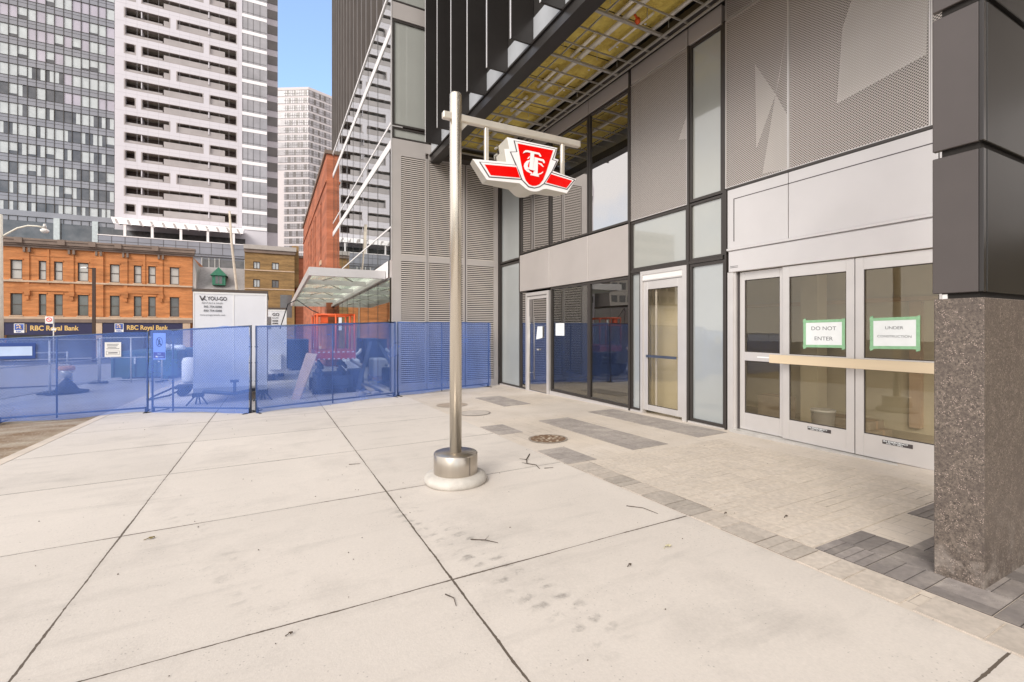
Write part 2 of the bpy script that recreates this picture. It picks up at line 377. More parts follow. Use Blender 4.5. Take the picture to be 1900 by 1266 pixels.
    bp = N(m).new("ShaderNodeBump"); bp.inputs['Strength'].default_value = .25; bp.inputs['Distance'].default_value = .004
    L(m).new(noise(m, P, 90, 4), bp.inputs['Height']); L(m).new(bp.outputs[0], b.inputs['Normal'])
    return m
m_walk = sidewalk_mat()

def paver_mat():
    m = newmat("tan_pavers"); b = N(m)["Principled BSDF"]; b.inputs['Roughness'].default_value = .85
    g, x, y, z = pos_xyz(m); P = g.outputs['Position']
    cv = N(m).new("ShaderNodeCombineXYZ"); L(m).new(y, cv.inputs[0]); L(m).new(x, cv.inputs[1])
    t = N(m).new("ShaderNodeTexBrick"); t.inputs['Scale'].default_value = 1; t.inputs['Brick Width'].default_value = .30; t.inputs['Row Height'].default_value = .15
    t.inputs['Mortar Size'].default_value = .003; t.inputs['Color1'].default_value = (.565, .49, .41, 1); t.inputs['Color2'].default_value = (.53, .46, .385, 1)
    L(m).new(cv.outputs[0], t.inputs['Vector'])
    open_j = maprange(m, noise(m, P, 1.9, 5, .6), .46, .60, 0, 1)
    L(m).new(rgbmix(m, open_j, (.50, .435, .36), (.17, .14, .115)), t.inputs['Mortar'])
    k = math_node(m, 'MULTIPLY', maprange(m, noise(m, P, .8, 6, .6), .3, .7, .88, 1.09), maprange(m, noise(m, P, 40, 4), .3, .7, .95, 1.05))
    dust = maprange(m, noise(m, P, .55, 5, .65), .40, .60, 0, .85)
    c = rgbmix(m, dust, t.outputs[0], (.60, .535, .47))
    h = N(m).new("ShaderNodeVectorMath"); h.operation = 'SCALE'; L(m).new(c, h.inputs[0]); L(m).new(k, h.inputs['Scale'])
    L(m).new(h.outputs[0], b.inputs['Base Color']); return m
m_paver = paver_mat()
def stone_island_mat(name, c, var, dust):
    m = newmat(name); b = N(m)["Principled BSDF"]; b.inputs['Roughness'].default_value = .8
    g, x, y, z = pos_xyz(m); P = g.outputs['Position']
    k = math_node(m, 'MULTIPLY', maprange(m, g.outputs['Random Per Island'], 0, 1, 1 - var, 1 + var), maprange(m, noise(m, P, 25, 5), .3, .7, .88, 1.12))
    cc = rgbmix(m, maprange(m, noise(m, P, 3.5, 6, .65), .45, .75, 0, dust), c, (.52, .46, .40))
    h = N(m).new("ShaderNodeVectorMath"); h.operation = 'SCALE'; L(m).new(cc, h.inputs[0]); L(m).new(k, h.inputs['Scale'])
    L(m).new(h.outputs[0], b.inputs['Base Color']); return m
m_dpaver = stone_island_mat("charcoal_pavers", (.21, .185, .172), .24, .45)
m_mpaver = stone_island_mat("dusty_grey_pavers", (.31, .275, .25), .10, .55)
m_hpaver = stone_island_mat("buff_edge_pavers", (.47, .41, .35), .10, .6)

def dirt_mat():
    m = newmat("site_dirt"); b = N(m)["Principled BSDF"]; b.inputs['Roughness'].default_value = 1
    g, x, y, z = pos_xyz(m); P = g.outputs['Position']
    mp = N(m).new("ShaderNodeMapping"); mp.inputs['Scale'].default_value = (.7, 1.6, 1); L(m).new(P, mp.inputs[0])
    c = rgbmix(m, maprange(m, noise(m, mp.outputs[0], 1.1, 8, .65), .40, .62, 0, 1), (.40, .335, .255), (.23, .15, .085))
    far = maprange(m, y, 13.6, 17, 0, 1)
    c = rgbmix(m, far, c, rgbmix(m, noise(m, P, .6, 7), (.30, .285, .29), (.44, .42, .42)))
    peb = N(m).new("ShaderNodeTexVoronoi"); peb.inputs['Scale'].default_value = 14; L(m).new(P, peb.inputs['Vector'])
    c = rgbmix(m, math_node(m, 'MULTIPLY', math_node(m, 'LESS_THAN', peb.outputs['Distance'], .22), .5), c, (.50, .45, .39))
    L(m).new(c, b.inputs['Base Color'])
    bp = N(m).new("ShaderNodeBump"); bp.inputs['Strength'].default_value = .8; bp.inputs['Distance'].default_value = .05
    L(m).new(noise(m, P, 9, 8, .7), bp.inputs['Height']); L(m).new(bp.outputs[0], b.inputs['Normal']); return m
m_dirt = dirt_mat()

def granite_mat():
    m = newmat("brown_granite"); b = N(m)["Principled BSDF"]; b.inputs['Roughness'].default_value = .55
    g, x, y, z = pos_xyz(m); P = g.outputs['Position']
    c = rgbmix(m, maprange(m, noise(m, P, 70, 8, .8), .38, .62, 0, 1), (.034, .026, .022), (.215, .172, .140))
    c = rgbmix(m, maprange(m, noise(m, P, 13, 6, .7), .42, .62, 0, .6), c, (.085, .066, .056))
    v = N(m).new("ShaderNodeTexVoronoi"); v.inputs['Scale'].default_value = 110; L(m).new(P, v.inputs['Vector'])
    c = rgbmix(m, math_node(m, 'MULTIPLY', math_node(m, 'LESS_THAN', v.outputs['Distance'], .30), math_node(m, 'GREATER_THAN', noise(m, P, 30, 2), .55)), c, (.36, .28, .24))
    scuff = math_node(m, 'MULTIPLY', maprange(m, z, .1, .55, 1, 0), maprange(m, noise(m, P, 5, 6, .7), .5, .68, 0, .55))
    c = rgbmix(m, scuff, c, (.40, .35, .31))
    L(m).new(c, b.inputs['Base Color'])
    bp = N(m).new("ShaderNodeBump"); bp.inputs['Strength'].default_value = .12; bp.inputs['Distance'].default_value = .002
    L(m).new(noise(m, P, 90, 5, .7), bp.inputs['Height']); L(m).new(bp.outputs[0], b.inputs['Normal']); return m
m_granite = granite_mat()

def rockwool_mat():
    m = newmat("mineral_wool"); b = N(m)["Principled BSDF"]; b.inputs['Roughness'].default_value = 1
    g, x, y, z = pos_xyz(m); P = g.outputs['Position']
    c = rgbmix(m, maprange(m, noise(m, P, 2.0, 8, .7), .38, .64, 0, 1), (.74, .60, .16), (.46, .33, .07))
    dx = math_node(m, 'PINGPONG', math_node(m, 'ADD', x, 20), .61); dy = math_node(m, 'PINGPONG', math_node(m, 'ADD', y, 20), .60)
    wb = math_node(m, 'MULTIPLY', noise(m, P, 6, 3), .03)
    seam = math_node(m, 'GREATER_THAN', wb, math_node(m, 'MINIMUM', dx, dy))
    c = rgbmix(m, seam, c, (.06, .045, .02))
    L(m).new(c, b.inputs['Base Color'])
    bp = N(m).new("ShaderNodeBump"); bp.inputs['Strength'].default_value = .7; bp.inputs['Distance'].default_value = .05
    L(m).new(noise(m, P, 12, 6), bp.inputs['Height']); L(m).new(bp.outputs[0], b.inputs['Normal']); return m
m_wool = rockwool_mat()

def perf_mat(name, pitch=.034, hole=.37):
    """metal sheet with real (transparent) round holes in a staggered grid"""
    m = newmat(name); b = N(m)["Principled BSDF"]; b.inputs['Base Color'].default_value = (.55, .50, .465, 1); b.inputs['Roughness'].default_value = .42; b.inputs['Metallic'].default_value = .2
    g, x, y, z = pos_xyz(m)
    def d2(ox):
        a = math_node(m, 'PINGPONG', math_node(m, 'ADD', math_node(m, 'DIVIDE', y, pitch), 200.5 + ox), .5)
        c = math_node(m, 'PINGPONG', math_node(m, 'ADD', math_node(m, 'DIVIDE', z, pitch), 200.5 + ox), .5)
        return math_node(m, 'SQRT', math_node(m, 'ADD', math_node(m, 'MULTIPLY', a, a), math_node(m, 'MULTIPLY', c, c)))
    d = math_node(m, 'MINIMUM', d2(0), d2(.5))
    hm = math_node(m, 'LESS_THAN', d, hole * .72)
    tr = N(m).new("ShaderNodeBsdfTransparent"); mx = N(m).new("ShaderNodeMixShader")
    L(m).new(hm, mx.inputs[0]); L(m).new(b.outputs[0], mx.inputs[1]); L(m).new(tr.outputs[0], mx.inputs[2]); L(m).new(mx.outputs[0], N(m)["Material Output"].inputs[0])
    return m
m_perf = perf_mat("perforated_sheet")

def screen_mat():
    m = newmat("blue_debris_mesh"); n, l = N(m), L(m); n.remove(n["Principled BSDF"])
    g, x, y, z = pos_xyz(m); P = g.outputs['Position']
    df = n.new("ShaderNodeBsdfDiffuse"); tl = n.new("ShaderNodeBsdfTranslucent")
    mp = n.new("ShaderNodeMapping"); mp.inputs['Scale'].default_value = (.5, .5, .8); l.new(P, mp.inputs[0])
    c = rgbmix(m, noise(m, mp.outputs[0], 1.4, 5), (.15, .28, .80), (.19, .33, .88))
    l.new(c, df.inputs[0]); l.new(c, tl.inputs[0])
    a = n.new("ShaderNodeMixShader"); a.inputs[0].default_value = .25; l.new(df.outputs[0], a.inputs[1]); l.new(tl.outputs[0], a.inputs[2])
    tr = n.new("ShaderNodeBsdfTransparent"); tr.inputs[0].default_value = (.70, .79, .98, 1)
    b = n.new("ShaderNodeMixShader"); f = maprange(m, noise(m, mp.outputs[0], 2.3, 5), .3, .7, .30, .40)
    l.new(f, b.inputs[0]); l.new(tr.outputs[0], b.inputs[1]); l.new(a.outputs[0], b.inputs[2]); l.new(b.outputs[0], n["Material Output"].inputs[0])
    return m
m_screen = screen_mat()
def chain_mat():
    m = newmat("chain_link_wire"); b = N(m)["Principled BSDF"]; b.inputs['Base Color'].default_value = (.20, .21, .23, 1); b.inputs['Metallic'].default_value = .5; b.inputs['Roughness'].default_value = .4
    t = N(m).new("ShaderNodeTexCoord"); s = N(m).new("ShaderNodeSeparateXYZ"); L(m).new(t.outputs['Object'], s.inputs[0])
    p = .06
    def w_(op): return math_node(m, 'PINGPONG', math_node(m, 'ADD', math_node(m, 'DIVIDE', math_node(m, op, s.outputs[0], s.outputs[2]), p), 100), .5)
    d = math_node(m, 'MINIMUM', w_('ADD'), w_('SUBTRACT')); wire = math_node(m, 'LESS_THAN', d, .05)
    tr = N(m).new("ShaderNodeBsdfTransparent"); mx = N(m).new("ShaderNodeMixShader")
    L(m).new(wire, mx.inputs[0]); L(m).new(tr.outputs[0], mx.inputs[1]); L(m).new(b.outputs[0], mx.inputs[2]); L(m).new(mx.outputs[0], N(m)["Material Output"].inputs[0])
    return m
m_chain = chain_mat()

# ------------------------------------------------------------------ ground
def sheet(name, x0, x1, y0, y1, m, dz, nx=1, ny=1):
    mb = MB(); vs, fs = [], []
    for j in range(ny + 1):
        for i in range(nx + 1):
            x = x0 + (x1 - x0) * i / nx; y = y0 + (y1 - y0) * j / ny; vs.append((x, y, gz(x, y) + dz))
    for j in range(ny):
        for i in range(nx):
            a = j * (nx + 1) + i; fs.append((a, a + 1, a + nx + 2, a + nx + 1))
    mb.add(vs, fs); return mb.build(name, m)
struct(sheet("ground", -600, 600, -400, 900, m_asph, -.16), "grey asphalt ground reaching out under the whole city block", "ground")
struct(sheet("dirt", -14, -3.36, -12, 46, m_dirt, -.035, 20, 60), "brown bare dirt beside the pavement edge", "dirt")
struct(sheet("sidewalk", -3.2, 3.2, -12, 44, m_walk, 0), "pale concrete pavement with dark saw cut joints", "pavement")
struct(sheet("paver_plaza", 3.2, 6.75, -12, 13.8, m_paver, .0), "tan paver strip along the glass frontage", "paving")
k = MB(); z = lambda x, y, d: (x, y, gz(x, y) + d)
k.hexa([z(-3.36, -12, -.2), z(-3.2, -12, -.2), z(-3.2, 44, -.2), z(-3.36, 44, -.2), z(-3.36, -12, .003), z(-3.205, -12, .003), z(-3.205, 44, .003), z(-3.36, 44, .003)])
struct(k.build("kerb", mat("kerb_concrete", (.57, .49, .41), .85, 0, .1, 2)), "concrete edging kerb between dirt and pavement", "kerb")
struct(sheet("road", -90, 60, 47, 61, mat("road_asphalt", (.11, .108, .115), .9, 0, .15, .8), -.10), "dark asphalt street crossing in front of the brick buildings", "road")
struct(sheet("far_sidewalk", -90, 60, 61.2, 66, mat("far_concrete", (.42, .40, .38), .9, 0, .1, .8), 0), "far pavement under the brick shopfronts", "pavement")

def pavers(name, m, rects, lab, h=.006, joint=None):
    """loose-laid pavers; every stone is its own little slab with open joints"""
    mb = MB()
    for (x0, x1, y0, y1, nx, ny) in rects:
        if joint: mb.hexa([z(x0, y0, -.03), z(x1, y0, -.03), z(x1, y1, -.03), z(x0, y1, -.03), z(x0, y0, .002), z(x1, y0, .002), z(x1, y1, .002), z(x0, y1, .002)], 1)
        for i in range(nx):
            for j in range(ny):
                g = .003
                a0 = x0 + (x1 - x0) * i / nx + g; a1 = x0 + (x1 - x0) * (i + 1) / nx - g; b0 = y0 + (y1 - y0) * j / ny + g; b1 = y0 + (y1 - y0) * (j + 1) / ny - g
                q = h + random.uniform(-.001, .001)
                mb.hexa([z(a0, b0, -.02), z(a1, b0, -.02), z(a1, b1, -.02), z(a0, b1, -.02), z(a0, b0, q), z(a1, b0, q), z(a1, b1, q), z(a0, b1, q)])
    return struct(mb.build(name, [m, joint] if joint else m), lab, "paving")
pavers("charcoal_pavers", m_dpaver, [(3.52, 3.80, 1.68, 2.0, 1, 5), (3.80, 4.13, 1.68, 1.995, 1, 3), (3.52, 3.82, 1.36, 1.675, 1, 3), (3.82, 4.13, 1.36, 1.675, 2, 1), (3.52, 3.83, 1.06, 1.355, 3, 1),
                                 (3.83, 4.13, 1.06, 1.355, 1, 3), (4.13, 4.6, 1.06, 1.355, 3, 1), (4.13, 4.5, 1.36, 1.675, 1, 4), (3.52, 3.84, .74, 1.055, 1, 3), (3.84, 4.16, .74, 1.055, 2, 1), (4.16, 4.6, .74, 1.055, 1, 3), (3.52, 3.84, .40, .735, 2, 1), (3.84, 4.9, .40, .735, 2, 3), (4.85, 5.4, 1.80, 1.99, 1, 3)],
       "charcoal pavers around the foot of the granite pillar", .006, m_char)
pavers("dusty_grey_pavers", m_mpaver, [(3.215, 3.66, 6.68, 7.46, 3, 3), (4.36, 5.02, 4.86, 7.40, 4, 9), (3.215, 3.66, 4.74, 5.50, 3, 3), (5.70, 6.36, 4.93, 7.70, 4, 9), (4.6, 5.3, 9.3, 11.0, 4, 6)],
       "dusty grey paver patches set into the tan paving")
def joint_mat():
    m = newmat("sandy_joint"); b = N(m)["Principled BSDF"]; b.inputs['Roughness'].default_value = .95
    g, x, y, z_ = pos_xyz(m); c = rgbmix(m, maprange(m, noise(m, g.outputs['Position'], 2.1, 5, .65), .50, .60, 0, 1), (.50, .435, .36), (.12, .095, .075))
    L(m).new(c, b.inputs['Base Color']); return m
pavers("tan_basketweave_pavers", stone_island_mat("tan_basketweave", (.545, .475, .40), .05, .8), [(3.51 + .3 * i, 3.81 + .3 * i, 2.01 + .3 * j, 2.31 + .3 * j, *((1, 2), (2, 1), (1, 3), (2, 1))[(i * 3 + j * 5 + (i * j) % 3) % 4]) for i in range(8) for j in range(9)], "tan basketweave pavers with sandy joints before the doors", .004, joint_mat())
pavers("buff_edge_pavers", m_hpaver, [(3.215, 3.50, y, y + .295, 1, n) for y, n in [(1.36 + .3 * i, (1, 2, 3)[i % 3]) for i in range(2)]] + [(3.215, 3.50, -.5 + .3 * i, -.205 + .3 * i, 1, (2, 1)[i % 2]) for i in range(6)] + [(3.215, 3.50, 1.965 + .3 * i, 2.26 + .3 * i, 1, 2) for i in (2, 5, 7)],
       "buff edge pavers along the pavement joint")
pavers("worn_edge_pavers", stone_island_mat("worn_grey_pavers", (.37, .325, .28), .16, .6), [(3.215, 3.50, 1.965 + .3 * i, 2.26 + .3 * i, (1, 2, 1)[i % 3], (3, 1, 2)[i % 3]) for i in (0, 1, 3, 4, 6, 8)],
       "worn grey edge pavers running from the pillar towards the gravel cover", .006, mat("joint_dirt", (.17, .14, .115), .9))

# ------------------------------------------------------------------ transit pole sign
PX, PY = 1.795, 4.83; PZ = gz(PX, PY)
t = thing("transit_sign", "tall steel pole with a hanging red and white winged emblem box", "pole sign", (PX, PY, PZ))
O = (PX, PY, PZ)
MB(O).lathe(PX, PY, [(.30, PZ - .01), (.335, PZ + .01), (.345, PZ + .045), (.325, PZ + .085), (.27, PZ + .105), (.18, PZ + .108)], 56).build("base_ring", m_ring, t)
c_ = MB(O).lathe(PX, PY, [(.236, PZ + .10), (.24, PZ + .11), (.24, PZ + .312), (.232, PZ + .322), (.06, PZ + .326)], 56).build("collar", m_stainless, t)
a = R(-72); cx, cy = PX + .2405 * math.cos(a), PY + .2405 * math.sin(a)
MB(O).box(cx - .002, cx + .002, cy - .003, cy + .003, PZ + .115, PZ + .31).build("seam", m_char, c_)
MB(O).lathe(PX, PY, [(.066, PZ + .32), (.066, 4.17), (.060, 4.185), (.02, 4.187)], 40).build("pole", m_steel, t)
b_ = MB(O).box(PX - .15, 3.45, PY - .035, PY + .035, 3.885, 3.962).build("crossbar", m_bar, t, .008)
br = MB(O); br.poly([(PX + .06, PY - .012, 3.885), (PX + .15, PY - .012, 3.885), (PX + .06, PY - .012, 3.78)]); br.poly([(PX + .06, PY + .012, 3.885), (PX + .06, PY + .012, 3.78), (PX + .15, PY + .012, 3.885)])
br.build("gusset", m_bar, t)
for hx in (2.165, 3.195): MB(O).box(hx - .022, hx + .022, PY - .022, PY + .022, 3.46 if hx < 3 else 3.44, 3.884).build("hanger", m_bar, t, .005)
YF = 4.66
OUT = [(1.923, 3.437), (2.335, 3.471), (2.309, 3.612), (2.371, 3.625), (2.343, 3.752), (3.016, 3.749), (2.977, 3.618), (3.035, 3.611), (2.957, 3.467), (3.288, 3.417), (3.150, 3.225),
       (2.860, 3.240), (2.815, 3.228), (2.770, 3.203), (2.725, 3.188), (2.678, 3.183), (2.632, 3.188), (2.588, 3.203), (2.545, 3.228), (2.503, 3.252), (2.096, 3.232)]
def back(p):
    f = min(1, abs(p[0] - 2.65) / .65); d = .33 - .17 * f
    return (2.65 + (p[0] - 2.65) * (1 - .05 * f), YF + d, 3.43 + (p[1] - 3.43) * .96)
box_ = MB(O).prism([(x, YF, q) for x, q in OUT], [back(p) for p in OUT], 0, 1).build("emblem_box", [m_face, m_signbox], t, .006, 2)
z8 = 1741 / 220.0
def emb(px, py):
    x = (px - 950) / 862.0; u = (610 - py) / 862.0; c, s = math.cos(R(27.3)), math.sin(R(27.3))
    dx, dy = x * c + s, -x * s + c; tt = YF / dy; return (tt * dx, 1.6 + tt * u)
def plate(name, polys, m, d, parent, sc_=z8, ox=860, oy=230):
    mb = MB(O)
    for pg in polys:
        pts = [emb(ox + q[0] / sc_, oy + q[1] / sc_) for q in pg]
        mb.prism([(x, YF - d, q) for x, q in pts], [(x, YF - d + .004, q) for x, q in pts])
    return mb.build(name, m, parent)
plate("outline", [[(228, 558), (760, 605), (845, 822), (372, 787)], [(1300, 712), (1640, 822), (1520, 968), (1180, 885)],
                  [(735, 245), (1365, 370), (1310, 525), (1378, 545), (1300, 705), (1180, 885), (1120, 930), (1040, 950), (950, 930), (850, 825), (760, 600), (680, 410), (775, 410)]], m_char, .004, box_)
plate("inline", [[(248, 567), (772, 613), (838, 810), (382, 776)], [(1290, 724), (1618, 829), (1512, 957), (1190, 875)],
                 [(752, 258), (1350, 378), (1295, 531), (1358, 552), (1288, 700), (1170, 880), (1112, 920), (1040, 938), (958, 918), (865, 825), (775, 600), (697, 421), (790, 418)]], m_face, .007, box_)
plate("wing", [[(305, 600), (772, 640), (825, 795), (395, 757)]], m_red, .010, box_)
plate("wing", [[(1277, 742), (1590, 838), (1505, 945), (1207, 862)]], m_red, .010, box_)
plate("shield", [[(790, 293), (1310, 393), (1265, 530), (1215, 690), (1162, 825), (1112, 888), (1060, 912), (1010, 914), (955, 890), (910, 835), (880, 760), (835, 560)]], m_red, .0105, box_)
s14 = 14.89
plate("monogram", [[(435, 385), (455, 330), (500, 298), (560, 300), (880, 372), (905, 400), (940, 470), (905, 478), (860, 418), (740, 398), (640, 372), (560, 352), (500, 355)],
                   [(640, 372), (742, 397), (715, 790), (775, 830), (765, 868), (535, 805), (545, 765), (605, 775)]], m_face, .020, box_, s14, 940, 260)
plate("monogram", [[(752, 484), (1000, 548), (1035, 600), (1037, 650), (1005, 650), (975, 600), (850, 570), (838, 930), (880, 1005), (870, 1030), (635, 975), (640, 955), (715, 935), (735, 878), (772, 870), (778, 828), (722, 788)]], m_face, .0155, box_, s14, 940, 260)
plate("monogram", [[(612, 560), (540, 590), (480, 655), (460, 730), (485, 815), (555, 885), (680, 945), (705, 918), (625, 868), (580, 800), (568, 725), (590, 645), (625, 590)],
                   [(550, 530), (618, 452), (622, 492), (580, 535)], [(858, 635), (950, 660), (1010, 750), (985, 752), (920, 695), (856, 662)], [(840, 945), (930, 920), (988, 878), (990, 905), (930, 955), (836, 975)]], m_face, .0135, box_, s14, 940, 260)
lg = MB(O); lg.tube([(2.36, YF + .30, 3.66), (2.36, YF + .36, 3.66), (2.36, YF + .36, 3.62)], .012); lg.tube([(2.36, YF + .30, 3.74), (2.36, YF + .35, 3.74)], .012); lg.build("rear_bracket", m_signbox, t)

# ------------------------------------------------------------------ main building
FX, LY = 6.55, 13.6
B = thing("office_building", "new grey office and station building with louvered end wall and dark fins", "building", (FX, 8, gz(FX, 8)))
O = (FX, 8, gz(FX, 8))
def part(name, mb, m, par=None, bevel=0):
    mb.off = O
    if name == "mullion":                                # every mullion bar is a piece of its own
        for i in range(0, len(mb.v), 8): p_ = MB(O); p_.add(mb.v[i:i + 8], [[q - i for q in f] for f in mb.f[i // 8 * 6:i // 8 * 6 + 6]]); p_.build(name, m, par or B)
        return
    return mb.build(name, m, par or B, bevel)
# solid core behind the skins
part("core", MB().box(6.95, 14, 7.3, 24, 3.2, 7.3).box(6.95, 14, -8, 7.3, 3.3, 7.3).box(3.25, 3.40, 13.92, 29.3, 3.4, 10.5).box(11.2, 14, -8, 24, -.6, 3.3).box(4.4, 14, -8, 13.5, 7.35, 18), m_dim)
# interior seen through the low glazing
inn = MB()
inn.box(6.95, 11.2, -3, 13.4, -.4, -.1, 0)
inn.box(9.3, 9.5, -3, 7.19, -.1, 3.3, 1); inn.box(6.95, 11, 7.2, 7.3, -.1, 3.3, 1); inn.box(6.95, 11, -3.1, -3, -.1, 3.3, 1); inn.box(6.95, 11.0, -3, 7.2, 3.0, 3.3, 1)
inn.box(11.0, 11.2, 7.3, 13.5, -.1, 3.2, 2); inn.box(6.95, 11, 7.3, 13.5, 2.9, 3.2, 2); inn.box(6.95, 11.0, 13.42, 13.5, -.1, 3.2, 2)
inn.box(9.22, 9.299, -3, 7.19, 2.05, 2.12, 3); inn.box(9.2, 9.299, 3.6, 3.75, 0, 2.04, 3); inn.box(8.7, 9.0, 4.9, 5.2, -.1, 3, 1)
inn.box(7.02, 7.06, 5.45, 7.19, -.1, 3.0, 1)  # beige screen added close behind the swing door to catch light for its glass
part("interior", inn, [mat("interior_floor", (.42, .37, .29), .5, 0, .15, 1), m_beige, m_dim, m_stone])

# --- louvered end wall (faces the street)
wall = MB()
yb = gz(4.8, LY) - .3
wall.box(3.09, 3.36, LY - .02, LY + .3, yb, 6.70)         # corner strip
wall.box(3.36, 6.5, LY + .12, LY + .3, yb, 6.85)
for x0, x1 in ((4.085, 4.125), (4.145, 4.19), (5.305, 5.35), (5.385, 5.43), (6.36, 6.5)): wall.box(x0, x1, LY - .03, LY + .12, yb, 6.70)
for z0, z1 in ((yb, -.04), (3.585, 3.765), (6.66, 6.86)):
    for x0, x1 in ((3.36, 4.085), (4.19, 5.305), (5.43, 6.36)): wall.box(x0, x1, LY - .024, LY + .12, z0, z1)
wall.box(3.09, 4.30, LY - .02, LY + .3, 6.86, 7.14); wall.box(3.09, 3.36, LY - .022, LY + .3, 6.70, 6.86)
part("end_wall", wall, m_metal)
part("shadow_joint", MB().box(4.1255, 4.1445, LY - .01, LY + .11, yb, 6.70).box(5.351, 5.384, LY - .01, LY + .11, yb, 6.70), m_char)
for (x0, x1) in ((3.365, 4.083), (4.192, 5.303), (5.432, 6.358)):
    for (z0, z1) in ((-.04, 3.585), (3.765, 6.66)):
        lm = MB(); n = int((z1 - z0) / .0585); p = (z1 - z0) / n
        for i in range(n):
            q = z0 + i * p + .004
            lm.box(x0, x1, LY - .012, LY - .004, q, q + .031, 0)
        lm.box(x0, x1, LY + .05, LY + .118, z0, z1, 1)
        part("louver_panel", lm, [m_slat, m_dark])
# glazing above the end wall
def pane_win(name, ax, c, a0, a1, z0, z1, gm, fm, fw=.05, depth=.06, glassname="pane", par=None):
    """framed pane; ax 'X' = plane x=c facing -X, 'Y' = plane y=c facing -Y; a is the other axis"""
    f = MB(); g = MB()
    def bx(mb, u0, u1, q0, q1, d0, d1):
        if ax == 'X': mb.box(c + d0, c + d1, u0, u1, q0, q1)
        else: mb.box(u0, u1, c + d0, c + d1, q0, q1)
    bx(f, a0, a0 + fw, z0, z1, 0, depth); bx(f, a1 - fw, a1, z0, z1, 0, depth)
    bx(f, a0 + fw, a1 - fw, z0, z0 + fw, .002, depth); bx(f, a0 + fw, a1 - fw, z1 - fw, z1, .002, depth)
    fo = part(name, f, fm, par); bx(g, a0 + fw, a1 - fw, z0 + fw, z1 - fw, depth * .6, depth * .6 + .012); part(glassname, g, gm, fo); return fo
pane_win("window", 'Y', LY - .01, 3.10, 4.20, 7.15, 7.48, m_frost, m_mull)
pane_win("window", 'Y', LY - .01, 3.10, 4.20, 7.52, 10.62, m_frost, m_mull, .06)
part("spandrel", MB().box(3.10, 4.20, LY - .02, LY + .2, 10.64, 11.12), m_metal)
pane_win("window", 'Y', LY - .01, 3.10, 4.20, 11.14, 15, m_frost, m_mull)
part("corner_trim", MB().box(3.06, 3.09, LY - .03, LY + .02, 3.6, 15).box(3.06, 3.4, LY - .028, LY + .1, 7.485, 7.515), m_alu)

# --- overhanging upper floors with dark fins
part("bay_sill", MB().box(4.26, 4.40, -8, LY - .03, 6.82, 7.3), m_sill)
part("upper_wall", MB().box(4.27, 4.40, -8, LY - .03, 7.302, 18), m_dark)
for i in range(15):
    y = 12.62 - 1.042 * i
    part("fin", MB().box(3.80, 4.255, y - .02, y + .02, 6.80, 18), m_fin)
    part("fin_edge", MB().box(3.790, 3.798, y - .021, y + .021, 6.80, 18), m_light)
part("edge_beam", MB().box(4.235, 4.52, -8, LY - .03, 6.60, 6.815).box(4.20, 4.234, -8, LY - .03, 6.79, 6.83), m_fin)
part("soffit_frame", MB().box(6.30, 6.54, -8, LY - .03, 6.93, 7.05).box(4.53, 6.30, 13.2, LY - .03, 6.72, 7.05), m_mull)
part("insulation", MB().box(4.53, 6.30, -8, 13.2, 7.12, 7.2), m_wool)
gr = MB()
for i in range(46):
    y = 13.1 - .46 * i; wd = .055 if i % 3 == 0 else .016
    gr.box(4.55, 6.42, y - wd / 2, y + wd / 2, 6.86, 6.89 if i % 3 else 6.90)
for x in (4.98,): gr.box(x - .008, x + .008, -8, 13.2, 6.902, 6.93)
gr.box(6.20, 6.24, -8, 13.2, 6.83, 6.858); gr.box(6.36, 6.39, -8, 13.2, 6.83, 6.858)
for i in range(16):
    y = 12.9 - 1.38 * i
    for x in (4.9, 5.7, 6.2): gr.tube([(x, y, 6.9), (x, y, 7.12)], .006, 5)
part("ceiling_grid", gr, mat("ceiling_steel", (.40, .385, .36), .4, .3, .1, 6))
pp = MB(); pp.tube([(5.42, -8, 6.97), (5.42, 12.7, 6.97)], .048, 12)
for i in range(9): pp.tube([(5.30, 11.6 - 1.3 * i, 7.03), (5.30, 10.8 - 1.3 * i, 7.03)], .035, 8)
for i in range(6): pp.tube([(5.85, 9.5 - 2.3 * i, 7.04), (5.85, 8.3 - 2.3 * i, 7.05)], .022, 8)
part("sprinkler_pipe", pp, m_pipe)
part("conduit", MB().tube([(6.1, -8, 7.0), (6.1, 3, 7.02), (6.08, 6, 6.98), (6.12, 12.8, 7.0)], .04, 8), m_galv)
part("red_valve", MB().blob((5.62, 6.15, 6.93), .05, 0, 3).tube([(5.62, 6.15, 6.96), (5.55, 6.15, 7.02)], .02), m_orange)
for i in range(10):
    for x in (4.75, 5.15, 5.62, 6.0):
        y = 12.6 - .9 * i + random.uniform(-.1, .1); part("insulation_pin", MB().box(x - .018, x + .018, y - .018, y + .018, 7.105, 7.118), m_ctrail)

# --- glazed frontage along the plaza
def gb(y): return gz(FX, y)
pane_win("frosted_window", 'X', FX, 12.17, 13.50, 3.68, 6.60, m_frost_b, m_mull, .055)
pane_win("frosted_window", 'X', FX, 12.17, 13.50, gb(12.8) + .02, 3.64, m_frost_b, m_mull, .055)
part("threshold", MB().box(FX - .03, FX + .1, 10.53, 13.55, -.5, gb(12.0) + .015), m_alu)
part("threshold", MB().box(FX - .02, FX + .1, 7.07, 10.48, -.5, -.045).box(FX - .03, FX + .1, 7.07, 10.48, -.5, -.10), m_alu)
for (y0, y1) in ((10.53, 12.15), (8.82, 10.51), (7.42, 8.80)):
    pane_win("upper_window", 'X', FX, y0, y1, 3.80, 6.58, g_dark, m_mull, .045)
for i, (y0, y1) in enumerate(((10.525, 12.17), (8.815, 10.515), (7.415, 8.805))):
    mb = MB().box(FX - .012, FX + .1, y0, y1, 2.70, 3.765); part("metal_panel", mb, m_metal, None, .006)
